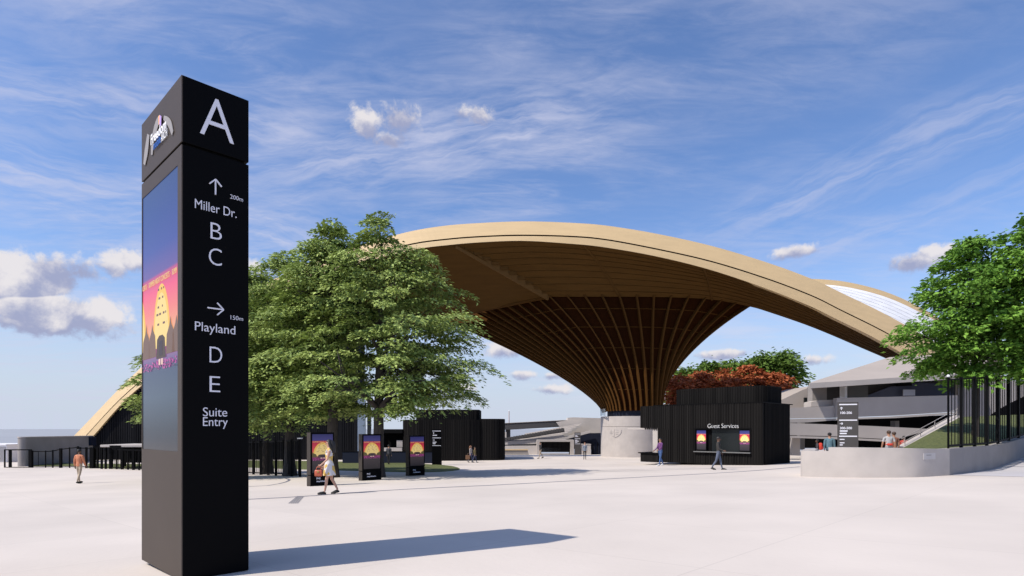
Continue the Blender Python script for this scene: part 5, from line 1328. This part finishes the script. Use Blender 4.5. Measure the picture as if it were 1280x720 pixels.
    for sgn, wr, hd, fa_ in hands:                        # five bent fingers on each hand
        side = Vector((0, 1, 0)) - fa_*fa_.y; side.normalize(); inn = Vector((-sgn, 0, 0)); inn = (inn - fa_*inn.dot(fa_)).normalized()
        for j, (ln, o_) in enumerate(((0.062,-0.026),(0.072,-0.009),(0.067,0.009),(0.052,0.025))):
            b0 = wr + fa_*0.07 + side*o_
            mb.tube([b0, b0+fa_*ln*0.55+inn*0.008, b0+fa_*ln*0.85+inn*0.026, b0+fa_*ln*0.95+inn*0.042], [0.0095,0.009,0.008,0.006], 6, 0)
        b0 = wr + fa_*0.03 - side*0.028
        mb.tube([b0, b0+fa_*0.03-side*0.022+inn*0.01, b0+fa_*0.055-side*0.026+inn*0.028], [0.011,0.0105,0.007], 6, 0)
    # shoe soles
    for nm, sgn in (('l',1),('r',-1)):
        an, ft = Vector(nodes['an'+nm][0]), Vector(nodes['ft'+nm][0]); hl = an + Vector((0,0.05,-0.045))
        mb.tube([hl, hl.lerp(ft,0.5)+Vector((0,0,-0.004)), ft+Vector((0,0,-0.012)), ft+Vector((0,-0.045,-0.006))], [0.034,0.036,0.043,0.026], 8, 3)
    def fin(mb_): mb_.v = [(v[0]*s, v[1]*s, (v[2]-zmin)*s) for v in mb_.v]; return mb_
    fin(mb).build('body', mats_, t, smooth=True, fixn=False)
    # hair
    hb = MB(); bm = bmesh.new(); bmesh.ops.create_uvsphere(bm, u_segments=16, v_segments=12, radius=1)
    for v in bm.verts:
        v.co = Vector((v.co.x*0.092, v.co.y*0.112, v.co.z*0.088)) + Vector((0, hy+0.004, 1.678))
    bmesh.ops.delete(bm, geom=[f for f in bm.faces if (lambda c: c.y < hy-0.045 and c.z < 1.70 or c.z < (1.62 if c.y < hy+0.03 else 1.575))(f.calc_center_median())], context='FACES')
    hb.frombm(bm)
    if longhair:
        hb.tube(spline([(0,hy+0.03,1.71),(0,hy+0.095,1.62),(0,hy+0.115,1.48),(0,hy+0.125,1.33),(0.0,hy+0.12,1.22)], 10), [0.06,0.088,0.10,0.102,0.10,0.096,0.09,0.08,0.06,0.03], 10)
        for sgn in (1,-1): hb.tube(spline([(sgn*0.06,hy-0.02,1.71),(sgn*0.09,hy+0.02,1.60),(sgn*0.085,hy+0.06,1.45),(sgn*0.07,hy+0.09,1.3)], 8), [0.03,0.04,0.045,0.045,0.042,0.038,0.03,0.015], 8)
    if cap is None: fin(hb).build('hair', HAIR[hair], t, smooth=True)
    else:
        cb = MB(); cb.ball((0,hy+0.002,1.685), 1.0, 0, 16, 10, (0.098,0.118,0.092)); cb.ball((0,hy-0.11,1.69), 1.0, 0, 12, 6, (0.07,0.06,0.012)); fin(cb).build('cap', cap, t, smooth=True)
    if coat:                                              # an outer garment over the trunk and arms
        k = {}; Ec = []
        for n in ('pelvis','waist','chest','nb'): 
            p, r = nodes[n]; k[n] = (p, (r[0]*1.16, r[1]*1.18))
        k['hem'] = ((0,0,0.84), (0.175,0.135)); k['collar'] = ((nodes['neck'][0][0], nodes['neck'][0][1], 1.475), 0.075)
        Ec = [('hem','pelvis'),('pelvis','waist'),('waist','chest'),('chest','nb'),('nb','collar')]
        for nm in 'lr':
            for n, f_ in (('sh',1.22),('el',1.35),('wr',1.35)): p, r = nodes[n+nm]; k[n+nm] = (p, r*f_)
            Ec += [('nb','sh'+nm),('sh'+nm,'el'+nm),('el'+nm,'wr'+nm)]
        me = skin_mesh(k, Ec, 'waist', 2); cm = MB(); cm.v = [tuple(v.co) for v in me.vertices]; cm.f = [tuple(p.vertices) for p in me.polygons]; cm.m = [0]*len(cm.f); bpy.data.meshes.remove(me)
        fin(cm).build('jacket', top, t, smooth=True)
    if dress is not None:                                 # skirt flaring from the waist
        sk = MB(); n = 28; rows = []
        for z, rx, ry in ((1.10,0.128,0.105),(1.02,0.15,0.125),(0.92,0.178,0.150),(0.80,0.195,0.172),(0.66,0.205,0.195),(0.60,0.207,0.20)):
            rows.append([(rx*(1+0.05*math.sin(7*a+z*9)*(1.1-z)*2)*math.cos(a), -lean*0.1 + ry*(1+0.05*math.sin(5*a)*(1.1-z)*2)*math.sin(a), z) for a in np.linspace(0, 2*PI, n+1)])
        sk.grid(rows); fin(sk).build('skirt', dress, t, smooth=True)
        bo = MB(); rows = []
        for z, rx, ry in ((1.09,0.132,0.102),(1.18,0.145,0.112),(1.28,0.158,0.125),(1.33,0.150,0.118)):
            rows.append([(rx*math.cos(a), -lean*0.25*(z-0.93)/0.35 + ry*math.sin(a), z) for a in np.linspace(0, 2*PI, n+1)])
        bo.grid(rows)
        for sgn in (1,-1): bo.tube(spline([(sgn*0.085,-0.108,1.32),(sgn*0.10,-0.075,1.42),(sgn*0.10,0.02,1.45),(sgn*0.08,0.085,1.38),(sgn*0.06,0.098,1.31)], 10), 0.013, 6)
        fin(bo).build('bodice', dress, t, smooth=True)
    t['scale'] = 1.0; del t['scale']
    sc_ = lambda p: Vector((p.x*s, p.y*s, (p.z-zmin)*s))
    R_ = Matrix.Rotation(face, 3, 'Z')
    return t, {nm: Vector(loc) + R_ @ sc_(hd) for (sg, wr, hd, fa_), nm in zip(hands, 'lr')}, (lambda p: Vector(loc) + R_ @ sc_(Vector(p)))

def dressmat():
    m = bpy.data.materials.new('patterned_dress'); m.use_nodes = True; N_ = m.node_tree.nodes; L_ = m.node_tree.links; b = N_['Principled BSDF']
    tc_ = N_.new('ShaderNodeTexCoord'); vz = N_.new('ShaderNodeTexVoronoi'); vz.inputs['Scale'].default_value = 9
    cr = N_.new('ShaderNodeValToRGB'); e = cr.color_ramp; e.interpolation = 'CONSTANT'
    e.elements[0].color = (0.62,0.60,0.60,1); e.elements[1].position = 0.45; e.elements[1].color = (0.58,0.40,0.10,1); q = e.elements.new(0.8); q.color = (0.70,0.56,0.30,1)
    L_.new(tc_.outputs['Object'], vz.inputs['Vector']); L_.new(vz.outputs['Color'], cr.inputs['Fac']); L_.new(cr.outputs['Color'], b.inputs['Base Color']); b.inputs['Roughness'].default_value = 0.85
    return m
DRESS = dressmat()
def hgt(p, hpx): return hpx*p.y/F
def facing(deg): return math.radians(deg)     # 0 looks toward the camera, 90 to the right, -90 to the left, 180 away
# the woman in the foreground
p = ground(411.5, 617.6); H = hgt(p, 67.5)
w1, hands1, f1 = person('woman with long black hair in a yellow and white dress walking past the largest kiosk', p, H, facing(-72), 'light', 'black', DRESS, DRESS, SHOE['black'], gait=0.20, arms=(0.2,0.08), bend=(0.65,0.45), fem=True, longhair=True, dress=DRESS, sleeves=False, bare_legs=True)
hb_ = hands1['l']
bag = thing('handbag', 'orange red handbag held by the woman in the yellow dress', 'bag', hb_ + Vector((-0.02,-0.02,-0.31)))
LEATHER = mat('red_leather', (0.48,0.10,0.045), 0.45, var=0.15, scale=8)
MB().box(-0.12,0.12,-0.05,0.05,0,0.2,bev=0.035).build('body', LEATHER, bag, smooth=True)
MB().tube(spline([(-0.08,0,0.18),(-0.06,0,0.27),(0,0,0.315),(0.06,0,0.27),(0.08,0,0.18)], 12), 0.009, 6).build('handle', LEATHER, bag)
MB().box(-0.03,0.03,-0.064,-0.05,0.12,0.17,bev=0.006).build('clasp', mat('brass',(0.5,0.36,0.12),0.3,metal=1.0), bag)
# the man in orange
p = ground(99, 604.3)
person('man in an orange shirt and beige trousers walking away across the left of the plaza', p, hgt(p, 42), facing(172), 'brown', 'black', cloth('orange', (0.50,0.19,0.10)), cloth('beige', (0.42,0.34,0.25)), SHOE['black'], gait=0.16, arms=(-0.12,0.15), bend=(0.2,0.25), coat=True)
p = ground(486, 581)
person('dark haired person in dark clothes standing in the tree shade beside the middle kiosk', p, hgt(p, 25), facing(160), 'tan', 'black', cloth('dark_grey', (0.05,0.05,0.06)), cloth('black', (0.015,0.015,0.018)), SHOE['black'], gait=0.1)
p = ground(588.5, 578)
a1, ha, _ = person('person in a pale top with a brown bag in front of the dark pavilion', p, hgt(p, 21), facing(60), 'light', 'auburn', cloth('pale', (0.45,0.40,0.38)), cloth('blue_grey', (0.10,0.12,0.22)), SHOE['black'], gait=0.22, fem=True, longhair=True)
bb = thing('shoulder_bag', 'brown bag hanging beside the person in front of the dark pavilion', 'bag', ha['r'] + Vector((-0.22,0,-0.42)))
BL = mat('brown_leather', (0.16,0.08,0.04), 0.5)
MB().box(-0.2,0.2,-0.07,0.07,0,0.38,bev=0.04).build('body', BL, bb); MB().tube(spline([(-0.1,0,0.36),(0,0,0.52),(0.15,0,0.50),(0.12,0,0.36)], 10), 0.012, 6).build('strap', BL, bb)
p = ground(593.5, 578.2)
person('person in an olive jacket walking close beside the one with the brown bag', p, hgt(p, 19.5), facing(75), 'tan', 'brown', cloth('olive', (0.16,0.12,0.05)), cloth('navy', (0.04,0.05,0.10)), SHOE['black'], gait=0.25, coat=True)
p = ground(675.5, 573)
person('man in a dark jacket and beige trousers walking in front of the garage door', p, hgt(p, 21), facing(-65), 'tan', 'black', cloth('charcoal', (0.03,0.03,0.035)), cloth('sand', (0.36,0.29,0.22)), SHOE['black'], gait=0.30, arms=(0.2,-0.2), coat=True)
p = ground(731, 574.2)
person('woman with auburn hair in a grey blue jacket and black trousers left of the drum', p, hgt(p, 21.2), facing(-10), 'light', 'auburn', cloth('grey_blue', (0.17,0.20,0.25)), cloth('black', (0.015,0.015,0.018)), SHOE['black'], gait=0.06, fem=True, coat=True)
p = ground(825.5, 582.4)
person('man in a purple sweater, blue jeans and white shoes leaning at the pavilion counter', p, hgt(p, 34.5), facing(-70), 'tan', 'black', cloth('purple', (0.13,0.045,0.16)), cloth('denim', (0.05,0.10,0.24)), SHOE['white'], gait=0.2, arms=(0.35,0.3), bend=(0.7,0.6))
p = ground(898, 587.2)
person('man in a dark long sleeved top and grey blue jeans walking past the service window', p, hgt(p, 41.5), facing(62), 'brown', 'black', cloth('dark_brown', (0.035,0.032,0.03)), cloth('grey_denim', (0.10,0.12,0.17)), SHOE['black'], gait=0.24, arms=(0.1,0.2), bend=(0.3,1.0))
# people behind the low wall
def behind(px, ytop, Y): 
    x = (px-CX)/F*Y; z = gz(x, Y); return Vector((x, Y, z)), (HY-ytop)/F*Y - z
p, H = behind(1037, 541.2, 32)
person('person in a teal jacket and dark cap behind the low wall beside the tall totem', p, H, facing(150), 'tan', 'black', cloth('teal', (0.085,0.16,0.20)), cloth('black', (0.015,0.015,0.018)), SHOE['black'], coat=True, cap=cloth('cap_black', (0.012,0.013,0.016)))
p, H = behind(1021.5, 549.5, 37)
q1, _, fb = person('person wearing a bright red backpack behind the step of the low wall', p, H, facing(-110), 'brown', 'black', cloth('dark_grey', (0.05,0.05,0.06)), cloth('black', (0.015,0.015,0.018)), SHOE['black'], coat=False)
RED = cloth('bright_red', (0.55,0.05,0.03))
bp_ = thing('backpack', 'bright red backpack on the person behind the step of the low wall', 'backpack', fb((0,0.21,1.0)), facing(-110))
MB().box(-0.16,0.16,-0.10,0.10,0,0.44,bev=0.06).build('body', RED, bp_, smooth=True); MB().box(-0.12,0.12,0.095,0.15,0.03,0.22,bev=0.03).build('pocket', RED, bp_)
for sx_ in (-1,1): MB().tube(spline([(sx_*0.1,-0.09,0.42),(sx_*0.11,-0.22,0.47),(sx_*0.12,-0.33,0.30),(sx_*0.12,-0.24,0.08),(sx_*0.1,-0.09,0.04)], 12), 0.018, 6).build('strap', BLACK, bp_)
p, H = behind(1111, 538.4, 30)
q2, _, fb2 = person('man in a pale grey tee shirt with a red waist bag behind the low wall', p, H, facing(165), 'tan', 'brown', cloth('pale_grey', (0.40,0.40,0.41)), cloth('grey_trousers', (0.30,0.30,0.32)), SHOE['black'], sleeves='short', arms=(0.05,-0.1), bend=(0.4,0.3), out=(0.2,0.2))
wb_ = thing('waist_bag', 'red waist bag strapped across the lower back of the man in the grey tee shirt', 'bag', fb2((0,0.12,1.05)), facing(165))
MB().box(-0.13,0.13,0.0,0.09,-0.01,0.10,bev=0.03).build('pouch', RED, wb_, smooth=True); MB().tube([(0.165*math.cos(a), -0.12+0.125*math.sin(a), 0.05) for a in np.linspace(0, 2*PI, 25)], 0.014, 6).build('belt', RED, wb_)
p, H = behind(1117.5, 540.0, 30.8)
person('person in a rust coloured top half hidden by the man in grey', p, H, facing(170), 'tan', 'brown', cloth('rust', (0.22,0.10,0.07)), cloth('grey_trousers', (0.30,0.30,0.32)), SHOE['black'], sleeves='short')
p, H = behind(1130, 545.0, 34)
person('person in a red jacket at the foot of the stair rail behind the low wall', p, H, facing(140), 'brown', 'black', cloth('brick_red', (0.40,0.06,0.045)), cloth('black', (0.015,0.015,0.018)), SHOE['black'], coat=True)
